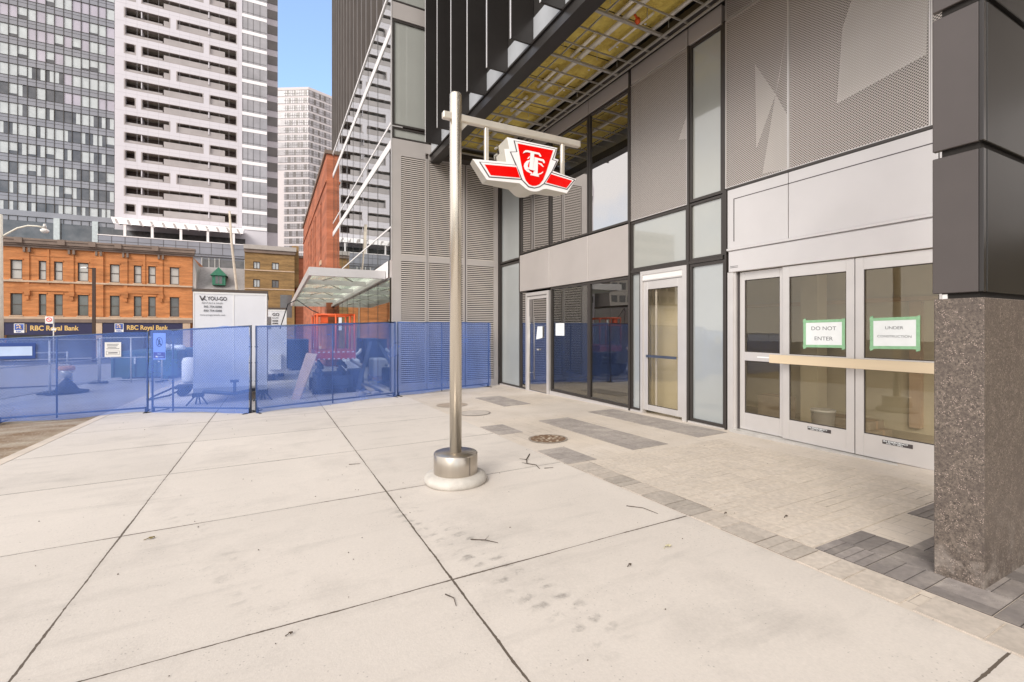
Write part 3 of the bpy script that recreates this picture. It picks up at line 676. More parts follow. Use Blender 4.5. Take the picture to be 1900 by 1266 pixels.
part("panel_joint", MB().box(FX + .02, FX + .09, 10.515, 10.525, 2.72, 3.76).box(FX + .02, FX + .09, 8.805, 8.815, 2.72, 3.76), m_alu)
pane_win("sidelight", 'X', FX, 11.77, 12.17, gb(12) + .02, 2.68, g_dark, m_mull, .03)
for (y0, y1) in ((8.80, 10.46), (7.40, 8.80)): pane_win("window", 'X', FX, y0, y1, -.04, 2.68, g_low, m_mull, .05)
pane_win("sidelight", 'X', FX, 7.08, 7.36, -.04, 2.74, m_frost_b, m_mull, .035)
part("mullion", MB().box(FX - .03, FX + .1, 7.362, 7.41, -.10, 6.9).box(FX - .02, FX + .1, 12.1705, 12.20, 2.7, 6.6).box(FX - .03, FX + .1, 13.5, 13.56, -.4, 6.9), m_mull)
for i, (y0, y1) in enumerate(((12.2, 13.5), (10.51, 12.16), (8.81, 10.50), (7.42, 8.80), (5.89, 7.36), (5.19, 5.88))):
    part("metal_panel", MB().box(FX - .010, FX + .1, y0 + .004, y1 - .004, 6.60, 6.92), m_metal, None, .006)
# perforated panel and frosted strip beside it
def perf_panel(y0, y1, z0, z1, name="perforated_panel"):
    o = part(name, MB().box(FX - .005, FX - .002, y0 + .012, y1 - .012, z0 + .012, z1 - .012), m_perf)
    part("edge", MB().box(FX - .012, FX + .02, y0, y0 + .012, z0, z1).box(FX - .012, FX + .02, y1 - .012, y1, z0, z1).box(FX - .011, FX + .02, y0 + .012, y1 - .012, z0, z0 + .012).box(FX - .011, FX + .02, y0 + .012, y1 - .012, z1 - .012, z1), m_alu, o)
    return o
part("perforation_backing", MB().box(FX + .32, FX + .34, 0, 7.40, 3.8, 12), mat("backing_grey", (.085, .073, .065), .8, 0, .1))
m_sheet = mat("lit_shape_white", (.72, .70, .67), .7, 0, .05, 2)
perf_panel(5.90, 7.40, 3.80, 6.58)
part("mullion", MB().box(FX - .02, FX + .1, 5.855, 5.895, -.1, 6.6).box(FX - .02, FX + .1, 5.125, 5.165, 2.80, 6.6).box(FX - .015, FX + .1, 5.897, 7.36, 2.735, 2.785).box(FX - .015, FX + .1, 5.165, 5.855, 2.735, 2.785), m_mull)
pane_win("frosted_window", 'X', FX, 5.165, 5.855, 3.82, 6.58, m_frost, m_mull, .05)
pane_win("frosted_window", 'X', FX, 5.165, 5.855, 2.79, 3.80, m_frost, m_mull, .04)
pane_win("frosted_window", 'X', FX, 5.90, 7.36, 2.79, 3.78, m_frost, m_mull, .04)
pane_win("frosted_window", 'X', FX, 5.12, 5.85, -.02, 2.73, m_frost_b, m_mull, .05)
part("threshold", MB().box(FX - .03, FX + .1, 5.09, 5.87, -.5, -.022), m_alu)
for (y0, y1) in ((4.085, 5.12), (2.47, 4.08), (.86, 2.465), (-.75, .855), (-2.4, -.755)): perf_panel(y0, y1, 3.87, 6.58); perf_panel(y0, y1, 6.60, 10.5)
# white sheets added to stand for the lit shapes behind the perforated panels
mm = MB()
mm.poly([(FX + .03, 4.62, 5.65), (FX + .03, 4.60, 4.35), (FX + .13, 4.36, 5.10)]); mm.poly([(FX + .13, 4.36, 5.10), (FX + .05, 4.10, 6.1), (FX + .12, 4.30, 5.3)]); mm.poly([(FX + .13, 4.36, 5.10), (FX + .06, 4.52, 3.95), (FX + .04, 4.10, 3.9), (FX + .06, 4.10, 4.6)])
mm.poly([(FX + .03, 3.46, 4.55), (FX + .12, 3.44, 5.55), (FX + .05, 3.0, 5.1)]); mm.poly([(FX + .03, 3.46, 4.55), (FX + .05, 3.0, 5.1), (FX + .02, 2.52, 4.70)])
mm.poly([(FX + .12, 3.44, 5.55), (FX + .04, 3.15, 6.2), (FX + .08, 2.5, 6.0), (FX + .05, 3.0, 5.1)]); mm.poly([(FX + .05, 3.0, 5.1), (FX + .08, 2.5, 6.0), (FX + .02, 2.52, 4.70)])
mm.poly([(FX + .04, 3.1, 6.25), (FX + .04, 2.5, 6.1), (FX + .1, 2.5, 7.6), (FX + .1, 3.0, 7.6)])
mm.poly([(FX + .05, 6.15, 5.05), (FX + .05, 5.95, 5.0), (FX + .1, 5.93, 5.6)])
part("lit_shape_sheet", mm, m_sheet)
part("mullion", MB().box(FX - .03, FX + .1, 5.085, 5.118, -.1, 3.85).box(FX - .018, FX + .1, -2.4, 5.085, 3.832, 3.868), m_mull)
# pale fascia over the sliding doors
for (y0, y1) in ((4.085, 5.08), (2.40, 4.08), (.7, 2.395), (-1.0, .695)):
    part("fascia_panel", MB().box(FX - .010, FX + .1, y0 + .003, y1 - .003, 2.885, 3.828), m_light, None, .004)
part("fascia_groove", MB().box(FX - .0125, FX - .0105, 4.95, 4.965, 2.99, 3.66).box(FX - .0125, FX - .0105, 2.4, 4.965, 3.66, 3.672), m_char)
part("header_trim", MB().box(FX - .055, FX + .1, 0, 5.06, 2.845, 2.878).box(FX - .012, FX + .05, 0, 5.06, 2.878, 2.8845).box(FX - .012, FX + .05, 0, 5.06, 2.826, 2.845), [m_light])
hd = part("door_header", MB().box(FX - .045, FX + .12, 0, 5.03, 2.50, 2.825), m_light, None, .004)
part("vent_slot", MB().box(FX - .047, FX - .0455, 4.86, 5.0, 2.585, 2.592).box(FX - .047, FX - .0455, 4.86, 5.0, 2.565, 2.572), m_char, hd)
part("door_jamb", MB().box(FX - .03, FX + .12, 4.955, 5.06, -.1, 2.50).box(FX - .015, FX + .1, 4.925, 4.955, -.1, 2.50), m_alu)
part("jamb_shadow", MB().box(FX + .03, FX + .1, 4.905, 4.925, -.1, 2.5), m_char)
part("threshold", MB().box(FX - .12, FX + .2, -.5, 4.96, -.5, .012), m_galv)

def door(name, y0, y1, z0, z1, stile, gz0, gz1, x, rail=None, gm=None, sticker=None, mull=None):
    f = MB(); gm = gm or g_door
    f.box(x, x + .045, y0, y0 + stile, z0, z1).box(x, x + .045, y1 - stile, y1, z0, z1)
    f.box(x + .001, x + .045, y0 + stile, y1 - stile, z0, gz0).box(x + .001, x + .045, y0 + stile, y1 - stile, gz1, z1)
    if rail: f.box(x + .001, x + .045, y0 + stile, y1 - stile, rail[0], rail[1])
    o = part(name, f, m_alu, None, .003)
    gl = [(gz0, gz1)] if not rail else [(gz0, rail[0]), (rail[1], gz1)]
    for a, b in gl:
        part("glass", MB().box(x + .022, x + .03, y0 + stile, y1 - stile, a, b), gm, o)
        e = MB(); w_ = .010
        e.box(x + .012, x + .022, y0 + stile, y0 + stile + w_, a, b).box(x + .012, x + .022, y1 - stile - w_, y1 - stile, a, b).box(x + .013, x + .022, y0 + stile + w_, y1 - stile - w_, a, a + w_).box(x + .013, x + .022, y0 + stile + w_, y1 - stile - w_, b - w_, b)
        part("gasket", e, m_mull, o)
    return o
DR = (1.10, 1.235)
door("sliding_door", 4.16, 4.90, .02, 2.49, .085, .28, 2.36, FX + .05, DR)
d2 = door("sliding_door", 3.235, 4.165, .02, 2.49, .095, .30, 2.335, FX - .01, DR)
d3 = door("sliding_door", 2.30, 3.225, .02, 2.49, .095, .30, 2.335, FX - .01, DR)
door("sliding_door", 1.36, 2.295, .02, 2.49, .095, .30, 2.335, FX - .01, DR)
part("door_gap", MB().box(FX + .0, FX + .03, 3.2255, 3.2345, .02, 2.49), m_char)
for d, y in ((d2, 3.66), (d3, 2.78)):
    part("safety_sticker", MB().box(FX - .0125, FX - .0105, y - .15, y + .15, .215, .262), m_char, d)
    text("safety_sticker", "IN EMERGENCY", .026, m_paper, d, (FX - .0135, y + .14, .240), 'W', O, .0006, .0005, sx=1.35)
    text("safety_sticker", "PUSH  TO  OPEN", .018, m_paper, d, (FX - .0135, y + .11, .220), 'W', O, .0004, .0005, sx=1.2)
part("push_label", MB().box(FX + .0475, FX + .0495, 4.40, 4.60, 1.155, 1.175), m_paper)
# single swing door with white transom
sd_ = door("swing_door", 6.00, 7.00, .0, 2.53, .12, .11, 2.37, FX - .005, None)
part("push_bar", MB().box(FX - .05, FX - .02, 6.13, 6.88, 1.04, 1.09).box(FX - .03, FX + .0, 6.15, 6.18, 1.045, 1.085).box(FX - .03, FX + .0, 6.83, 6.86, 1.045, 1.085), m_post, sd_)
part("lock", MB().lathe(0, 0, [(.02, 0), (.02, .02)], 12).box(FX - .02, FX, 6.90, 6.93, 1.05, 1.09), m_galv, sd_)
part("glass_edge", MB().box(FX + .06, FX + .075, 6.70, 6.74, .11, 2.37), m_light, sd_)
part("door_frame", MB().box(FX - .03, FX + .08, 7.0, 7.06, -.2, 2.73).box(FX - .03, FX + .08, 5.90, 5.998, -.2, 2.73).box(FX - .03, FX + .08, 5.998, 7.0, 2.66, 2.73).box(FX - .025, FX + .07, 5.998, 7.0, 2.535, 2.56), m_alu)
part("transom", MB().box(FX - .015, FX + .05, 6.0, 7.0, 2.56, 2.66), m_white)
# narrow dark door further along
ld = door("glass_door", 10.60, 11.68, -.22, 2.52, .07, -.15, 2.43, FX - .005, None, g_dark)
part("door_frame", MB().box(FX - .04, FX + .08, 11.68, 11.76, -.3, 2.62).box(FX - .04, FX + .08, 10.50, 10.60, -.3, 2.62).box(FX - .04, FX + .08, 10.60, 11.68, 2.53, 2.62), m_alu)
part("pull_handle", MB().tube([(FX - .06, 11.50, .15), (FX - .06, 11.50, 1.95)], .014, 8).tube([(FX - .06, 11.5, .35), (FX, 11.5, .35)], .01, 6).tube([(FX - .06, 11.5, 1.75), (FX, 11.5, 1.75)], .01, 6), m_galv, ld)
part("lock", MB().box(FX - .02, FX - .006, 11.05, 11.15, 1.0, 1.04), m_galv, ld)

# --- long glass side with canopy, and the finned tower behind it
GX_ = 3.09
gn = MB()
cw = part("curtain_wall", MB().box(GX_, GX_ + .06, 13.66, 29.6, 3.62, 11.55), g_curtain)
part("lower_curtain_wall", MB().box(GX_, GX_ + .03, 13.66, 29.6, -.4, 3.1), g_low2)
mv = MB()
for i in range(9): mv.box(GX_ - .008, GX_ - .001, 15.6 + 1.75 * i, 15.62 + 1.75 * i, -.4, 11.5)
part("glass_joint", mv, m_mull, cw)
part("slab_band", MB().box(GX_ - .02, GX_ + .1, 13.66, 29.6, 6.87, 7.11).box(GX_ - .012, GX_, 13.66, 29.6, 7.58, 7.65).box(GX_ - .02, GX_ + .1, 13.66, 29.6, 10.22, 10.46).box(GX_ - .03, GX_ + .08, 13.66, 29.6, 11.50, 11.60).box(GX_ - .01, GX_, 13.66, 29.6, 4.55, 4.60), m_gwall, cw)
tw = MB()
tw.box(3.72, 12, 13.7, 32.6, 11.3, 62)
part("finned_tower", tw, m_finb)
for i in range(17): part("tower_fin", MB().box(3.45, 3.715, 14.2 + 1.12 * i, 14.36 + 1.12 * i, 11.3, 62), m_finc)
part("tower_joint", MB().box(3.705, 3.718, 13.8, 32.5, 21.9, 22.1).box(3.705, 3.718, 13.8, 32.5, 30.9, 31.1), m_char)
# canopy
CZ0 = lambda y: 3.33 - .018 * (y - 14.3)
cp = MB()
def cbar(x0, x1, y0, y1, h0, h1):
    return [(x0, y0, CZ0(y0) + h0), (x1, y0, CZ0(y0) + h0), (x1, y1, CZ0(y1) + h0), (x0, y1, CZ0(y1) + h0), (x0, y0, CZ0(y0) + h1), (x1, y0, CZ0(y0) + h1), (x1, y1, CZ0(y1) + h1), (x0, y1, CZ0(y1) + h1)]
cp.hexa(cbar(.92, 3.05, 14.3, 14.38, -.22, .02)); cp.hexa(cbar(.92, 1.0, 14.38, 28.6, -.22, .02)); cp.hexa(cbar(.92, 3.05, 28.6, 28.68, -.22, .02))
cp.hexa(cbar(2.98, 3.08, 14.38, 28.6, -.24, -.12))
for y in (17.2, 20.1, 23.0, 25.9): cp.hexa(cbar(1.0, 2.98, y, y + .06, -.16, .0))
cn = part("canopy", cp, m_light)
part("canopy_pane", MB().hexa(cbar(1.0, 3.06, 14.38, 28.6, .003, .022)), g_canopy, cn)
part("canopy_light", MB().tube([(1.15, 14.52, 3.15), (1.75, 14.52, 3.15)], .03, 8).tube([(1.85, 14.52, 3.15), (2.9, 14.52, 3.15)], .03, 8), m_white, cn)
part("canopy_upstand", MB().poly([(3.07, 14.0, 3.12), (3.07, 29.5, 2.95), (3.07, 29.5, 3.2), (3.07, 14.0, 3.62)]), m_gwall, cn)
sp_ = MB()
for y in (15.5, 18.4, 21.3, 24.2, 27.1):
    for s_ in (-1, 1): sp_.tube([(1.9, y, CZ0(y) - .02), (1.9 + s_ * .45, y + .5, CZ0(y) - .16)], .02, 6)
part("spider_bracket", sp_, m_galv, cn)

# --- granite pillar with dark cladding in front of the doors
C0, C1, D0, D1 = 3.82, 4.62, 1.185, 1.425
pz = gz(3.9, 1.3)
t = thing("pillar", "square pillar with brown granite base and black metal cladding", "pillar", (4.2, 1.3, pz)); O = (4.2, 1.3, pz)
gx = MB(O); gx.box(C0, C1, D0, D1, pz - .1, 1.79); gx.build("granite_base", m_granite, t, .004)
MB(O).box(C0 + .03, C1 - .03, D0 + .03, D1 - .03, 1.78, 12).build("core", m_dark, t)
for z0, z1 in ((1.825, 2.70), (2.745, 3.60), (3.65, 4.55), (4.6, 5.5), (5.55, 6.45)):
    MB(O).box(C0 + .005, C0 + .04, D0 + .028, D1 + .01, z0, z1).build("side_cladding", MATS.get("cladding_side_lit") or mat("cladding_side_lit", (.085, .072, .068), .36, .3, .08, 2, .08, 1.5), t, .004)  # lighter copy of the metal: the brighter side light is in the colour
    MB(O).box(C0 + .06, C1 + .005, D0 + .004, D0 + .034, z0, z1).build("front_cladding", MATS.get("cladding_front_shaded") or mat("cladding_front_shaded", (.020, .018, .016), .42, .2, .12, 2, .08, 1.5), t, .004)  # darker copy of the metal: the front's shade is in the colour
    MB(O).box(C0 + .006, C0 + .05, D0 + .005, D0 + .0275, z0, z1).build("corner_cladding", m_fin, t, .004)
MB(O).box(C0 + .02, C0 + .04, D1 - .06, D1 - .035, 1.79, 1.82).build("shim", m_white, t)

# --- notices and plank on the doors
def notice(y0, y1, z0, z1, x, l1, l2, s1, s2, lab, tilt=0):
    Q = (x, (y0 + y1) / 2, z0); t = thing("paper_notice", lab, "paper sign", Q, 0, "taped paper notices on the sliding doors")
    MB(Q).hexa([(x - .002, y0, z0 + tilt), (x, y0, z0 + tilt), (x, y1, z0), (x - .002, y1, z0), (x - .002, y0, z1 + tilt), (x, y0, z1 + tilt), (x, y1, z1), (x - .002, y1, z1)]).build("sheet", m_paper, t)
    tp = MB(Q); e = .028
    for (a, b, c, d) in ((y0 - e, y1 + e, z1 - .012, z1 + e - .004), (y0 - e, y1 + e, z0 - e + .004, z0 + .012), (y0 - e + .002, y0 + .012, z0 - e - .012, z1 + e + .008), (y1 - .012, y1 + e - .004, z0 - e - .02, z1 + e + .012)):
        dx = random.uniform(0, .0008); tp.hexa([(x - .0035 - dx, a, c + tilt), (x - .0022, a, c + tilt), (x - .0022, b, c), (x - .0035 - dx, b, c), (x - .0035 - dx, a, d + tilt), (x - .0022, a, d + tilt), (x - .0022, b, d), (x - .0035 - dx, b, d)])
    tp.build("tape", m_tape, t)
    text("lettering", l1, s1, m_ink, t, (x - .003, (y0 + y1) / 2, z0 + (z1 - z0) * .66), 'W', Q, 0, .0004, 'CENTER', 1.1)
    text("lettering", l2, s2, m_ink, t, (x - .003, (y0 + y1) / 2, z0 + (z1 - z0) * .24 + (.04 if 'CON' in l2 else 0)), 'W', Q, 0, .0004, 'CENTER', 1.1)
GXD = FX + .012 - .003
notice(3.375, 3.855, 1.365, 1.69, GXD, "DO NOT", "ENTER", .072, .072, "white paper reading DO NOT ENTER taped in green on glass door", .01)
notice(2.595, 3.045, 1.375, 1.705, GXD, "UNDER", "CONSTRUCTION", .050, .040, "white paper reading UNDER CONSTRUCTION taped in green on glass door", .012)
pl = MB(); pl.box(FX - .16, FX - .12, 1.0, 4.27, 1.105, 1.225)
solo("wooden_plank", pl, m_wood, "pale wooden plank fixed across the sliding doors", "plank", None, .003, (FX - .14, 2.6, 1.105))
a = MB(); a.poly([(FX - .012, 10.86, 1.35), (FX - .012, 11.20, 1.30), (FX - .014, 11.12, 1.66), (FX - .012, 10.86, 1.66)]); a.poly([(FX - .011, 10.86, 1.66), (FX - .013, 11.12, 1.66), (FX - .011, 11.20, 1.30), (FX - .011, 10.86, 1.35)])
solo("paper_notice", a, m_paper, "white paper hung crooked on the narrow dark glass door", "paper sign", None, 0, (FX - .012, 11.0, 1.3))
Q = (FX + .03, 10.05, 1.40); t = thing("paper_notice", "small white paper stuck straight on the storefront window beside narrow door", "paper sign", Q)
MB(Q).box(FX + .028, FX + .031, 9.86, 10.26, 1.42, 1.74).build("sheet", m_paper, t)
tl = MB(Q)
for i in range(6): tl.box(FX + .0265, FX + .0279, 9.90, 10.2 - .03 * (i % 3), 1.47 + .04 * i, 1.478 + .04 * i)
tl.build("print", mat("faint_print", (.45, .47, .46), .8), t)
# things standing in the lobby
Q = (7.7, 4.25, -.1)
t = thing("bucket", "white plastic bucket standing inside the sliding door", "bucket", Q)
MB(Q).lathe(7.7, 4.25, [(.13, -.1), (.165, .30), (.17, .30), (.172, .33), (.16, .33)], 24).build("body", m_white, t); MB(Q).tube([(7.7 + .17 * math.cos(a_ * .31), 4.25 + .17 * math.sin(a_ * .31), .30 - .12 * math.sin(a_ * .31)) for a_ in range(11)], .004, 5).build("handle", m_galv, t)
for i, (x, y, zz, lx, ly, lz, lab) in enumerate(((8.3, 4.1, -.1, .5, .8, .14, "flat carton on lobby floor, lowest of the stack"), (8.32, 4.15, .042, .44, .7, .12, "flat carton on top of the lobby stack"), (8.6, 5.6, -.1, .4, .5, .42, "tall carton alone at the left side of lobby"))):
    Q = (x, y, zz); t = thing("carton", lab, "box", Q, 0, "cartons in the lobby")
    MB(Q).box(x - lx / 2, x + lx / 2, y - ly / 2, y + ly / 2, zz, zz + lz).build("body", m_bench, t, .006); MB(Q).box(x - .03, x + .03, y - ly / 2 - .002, y + ly / 2 + .002, zz + .001, zz + lz + .002).build("tape", m_stone, t)

# ------------------------------------------------------------------ manholes and litter
def disc(name, x, y, r, lab, m, m2, group=None):
    q = gz(x, y); Q = (x, y, q); t = thing(name, lab, "cover", Q, 0, group)
    def ring(mb, r0, r1, d):
        n = 40
        for i in range(n):
            a, b = 2 * math.pi * i / n, 2 * math.pi * (i + 1) / n
            P = [(x + rr * math.cos(t_), y + rr * math.sin(t_)) for rr, t_ in ((r0, a), (r1, a), (r1, b), (r0, b))]
            mb.add([(u, v, gz(u, v) + d) for u, v in P], [(0, 1, 2, 3)])
        return mb
    ring(MB(Q), r * .9, r, .009).build("rim", m2, t)
    ring(MB(Q), 0.001, r * .9, .007).build("lid", m, t)
def lid_mat():
    m = newmat("stony_lid"); b = N(m)["Principled BSDF"]; b.inputs['Roughness'].default_value = .7
    g, x, y, z_ = pos_xyz(m); v = N(m).new("ShaderNodeTexVoronoi"); v.inputs['Scale'].default_value = 16; L(m).new(g.outputs['Position'], v.inputs['Vector'])
    c = rgbmix(m, maprange(m, v.outputs['Distance'], .25, .45, 0, 1), (.55, .47, .36), (.17, .10, .055))
    L(m).new(c, b.inputs['Base Color']); return m
disc("manhole_cover", 3.74, 6.05, .30, "round access cover filled with brown gravel", lid_mat(), mat("lid_rim", (.36, .31, .26), .6, .3))
disc("manhole_cover", 3.70, 10.2, .36, "flat brown round cover near the blue screened wall", mat("brown_lid", (.36, .29, .23), .8, 0, .12, 6), mat("brown_rim", (.38, .32, .26), .8))
disc("manhole_cover", 3.70, 8.85, .33, "pale grey round cover just beyond the steel pole", mat("grey_lid", (.46, .41, .36), .8, 0, .1, 6), mat("grey_rim", (.30, .26, .23), .8))
def twig(pts, r, lab, side=()):
    x, y = pts[0]; Q = (x, y, gz(x, y)); mb = MB(Q)
    r *= .6
    mb.tube([(u, v, gz(u, v) + .006 + .003 * (i % 2)) for i, (u, v) in enumerate(pts)], r, 5, r1=r * .5)
    for s in side: mb.tube([(u, v, gz(u, v) + .008 + .012 * i) for i, (u, v) in enumerate(s)], r * .6, 4, r1=r * .3)
    return solo("twig", mb, m_twig, lab, "twig", "twigs lying on the pavement", 0, Q)
twig([(3.05, 5.40), (2.88, 5.18), (2.80, 5.02), (2.86, 4.90), (2.82, 4.75)], .012, "long crooked twig beside the gravel filled cover", [[(2.80, 5.02), (2.74, 5.04)], [(2.88, 5.18), (2.80, 5.22)]])
twig([(1.38, 3.38), (1.47, 3.31), (1.54, 3.22)], .007, "forked twig lying on the dark tyre track", [[(1.47, 3.31), (1.52, 3.34)], [(1.44, 3.33), (1.48, 3.26)]])
twig([(.95, 2.74), (.98, 2.67), (.965, 2.59)], .006, "short bent twig left of the slab joint crossing")
twig([(2.90, 3.32), (2.99, 3.20), (3.01, 3.04)], .006, "thin curved twig near the paver edge")
twig([(.86, 6.15), (.99, 6.10)], .007, "straight little twig left of the pole base")
twig([(2.88, 4.74), (2.98, 4.70)], .007, "short stub of twig right of the long crooked twig")
def leaf(x, y, r, lab, m=m_leaf, seed=0):
    Q = (x, y, gz(x, y)); rd = random.Random(seed); n = 8
    pts = [(x + r * rd.uniform(.6, 1.2) * math.cos(i * .785), y + r * .6 * rd.uniform(.6, 1.2) * math.sin(i * .785)) for i in range(n)]
    mb = MB(); mb.add([(x, y, gz(x, y) + .02)] + [(u, v, gz(u, v) + .006 + .01 * (i % 2)) for i, (u, v) in enumerate(pts)], [(0, i + 1, (i + 1) % n + 1) for i in range(n)])
    mb.tube([(pts[4][0], pts[4][1], gz(*pts[4]) + .01), (pts[4][0] - r, pts[4][1] - r * .4, gz(*pts[4]) + .006)], .003, 4)
    return solo("dry_leaf", mb, m, lab, "leaf", "dry leaves on the pavement", 0, Q)
leaf(-.87, 4.69, .03, "curled brown leaf by the left slab joint", seed=1)
leaf(2.62, 2.54, .028, "pale folded leaf on the right slab", mat("pale_leaf", (.42, .38, .24), .8), 2)
leaf(2.18, 2.46, .016, "tiny dark leaf on the right slab", m_twig, 3)
leaf(.09, 2.78, .014, "tiny dark leaf just above the nearest cross joint", m_twig, 4)
leaf(3.9, 2.45, .018, "dark crumpled leaf on the tan pavers", m_twig, 5)
leaf(3.52, 2.75, .014, "small dark leaf at the paver edge", m_twig, 6)
gt = MB()
for i in range(170):
    x, y = random.uniform(-3, 6.2), random.choice([random.uniform(1.2, 6), random.uniform(4, 12)])
    r = random.uniform(.0018, .0048) * (1 + .08 * y); q = gz(x, y) + .004
    gt.add([(x - r, y, q), (x, y - r, q), (x + r, y, q), (x, y + r * .8, q), (x, y, q + r * 1.2)], [(0, 1, 4), (1, 2, 4), (2, 3, 4), (3, 0, 4)])
g_o = gt.build("grit", m_twig); g_o['kind'] = 'stuff'; g_o['label'] = "specks of dark grit scattered over the pavement"; g_o['category'] = "grit"

# ------------------------------------------------------------------ blue screened fence
def fence(x0, y0, x1, y1, zt0, zt1, lab, mid=(.5,), first=1, sag=0.02, hem=0.0, links=True):
    g0, g1 = gz(x0, y0), gz(x1, y1); W = math.hypot(x1 - x0, y1 - y0); an = math.atan2(y1 - y0, x1 - x0)
    t = thing("site_fence", lab, "fence", (x0, y0, g0), an, "blue screened site fence panels")
    b1 = g1 - g0; h0, h1 = zt0 - g0, zt1 - g0
    zb = lambda x: b1 * x / W; zt = lambda x: h0 + (h1 - h0) * x / W
    f = MB(); r = .021
    f.tube([(.02, 0, zb(.02) + .02), (.02, 0, zt(.02))], r); f.tube([(W - .02, 0, zb(W) + .02), (W - .02, 0, zt(W))], r)
    f.tube([(.02, 0, zt(.02) - .02), (W - .02, 0, zt(W) - .02)], r * .9); f.tube([(.02, 0, zb(.02) + .10), (W - .02, 0, zb(W) + .10)], r * .9)
    for q in mid: f.tube([(W * q, 0, zb(W * q) + .02), (W * q, 0, zt(W * q) - .02)], r * .8)
    for q in (.3, .7, 1.1, 1.45):
        f.tube([(W - .045, -.01, zb(W) + q), (W + .01, -.01, zb(W) + q)], .016, 6); f.tube([(.045, -.01, zb(0) + q), (-.01, -.01, zb(0) + q)], .016, 6)
    f.build("frame", m_post, t)
    nx, nz_ = 90, 26; vs = []
    for j in range(nz_ + 1):
        for i in range(nx + 1):
            x = W * i / nx; v = j / nz_
            zz = zb(x) + hem + (zt(x) - zb(x) - hem) * v
            if j == nz_: zz += -.012 + .020 * math.sin(x * 2.3) * math.sin(x * 5.1 + 1) + .006 * math.sin(x * 17)
            if j == 0: zz += .01 + .02 * math.sin(x * 3.1 + x0)
            yy = -.075 + .020 * math.sin(x * 4.2 + v * 5) * math.sin(v * 6 + x) - .010 * math.sin(x * 13 + v * 4) - .012 * math.sin(v * 17 + x * 1.7)
            vs.append((x, yy, zz))
    s = MB().add(vs, [(j * (nx + 1) + i, j * (nx + 1) + i + 1, (j + 1) * (nx + 1) + i + 1, (j + 1) * (nx + 1) + i) for j in range(nz_) for i in range(nx)], 0, True)
    s.build("debris_screen", m_screen, t)
    if links:
        MB().poly([(.03, -.012, zb(0) + .1), (W - .03, -.012, zb(W) + .1), (W - .03, -.012, zt(W) - .03), (.03, -.012, zt(0) - .03)]).build("chain_link", m_chain, t)
    for x in (.05, W - .05):
        MB().box(x - .022, x + .022, -.20, .38, zb(x) + .004, zb(x) + .014).box(x - .018, x + .018, -.018, .018, zb(x) + .014, zb(x) + .12).build("foot", m_black, t)
    return t
fence(-7.6, 13.0, -5.0, 13.15, 1.38, 1.40, "blue screened fence panel running out at the left picture edge")
fence(-4.97, 13.16, -2.50, 13.2, 1.40, 1.545, "blue screened fence panel at left with dark framed notice", (.37,))
fence(-2.44, 13.18, -.40, 11.62, 1.56, 1.675, "blue screened fence panel carrying the pedestrian prohibition sign", (.22,))
fence(-.33, 11.56, 2.95, 12.55, 1.665, 1.79, "longest blue screened fence panel in front of the scissor lift", (.5,))
fence(2.99, 12.56, 6.0, 13.18, 1.79, 1.80, "blue screened fence panel standing close against the louvered wall", (.45,), hem=.03)
def board(x, y, z0, z1, wd, lab, fn, an=0):
    Q = (x, y, z0); t = thing("notice_board", lab, "notice", Q, an); fn(t, wd, z1 - z0); return t
def f_frame(t, w_, h):
    MB().box(0, w_, 0, .012, 0, h).build("border", m_blueb, t, .01); MB().box(.03, w_ - .05, -.004, -.001, .065, h - .075).build("face", mat("pale_blue_face", (.48, .60, .85), .5), t)
board(-4.95, 13.05, .98, 1.31, .60, "wide notice with thick dark blue border on the left fence panel", f_frame, R(1))
def f_white(t, w_, h):
    MB().box(0, w_, 0, .006, 0, h).build("face", m_white, t)
    p = MB()
    for i, (a, b) in enumerate(((.04, .24), (.04, .22), (.05, .2), (.03, .25))): p.box(a, min(b, w_ - .02), -.0025, -.001, h - .05 - .033 * i, h - .037 - .033 * i)
    p.box(.025, w_ - .025, -.0025, -.001, .045, .051).box(.025, w_ - .025, -.0025, -.001, .125, .131).box(.025, .03, -.0025, -.001, .051, .125).box(w_ - .03, w_ - .025, -.0025, -.001, .051, .125).box(.06, w_ - .06, -.0025, -.001, .075, .10)
    p.build("print", m_ink, t)
board(-3.25, 13.09, .98, 1.30, .28, "small white printed notice on the left fence panel", f_white, R(1))
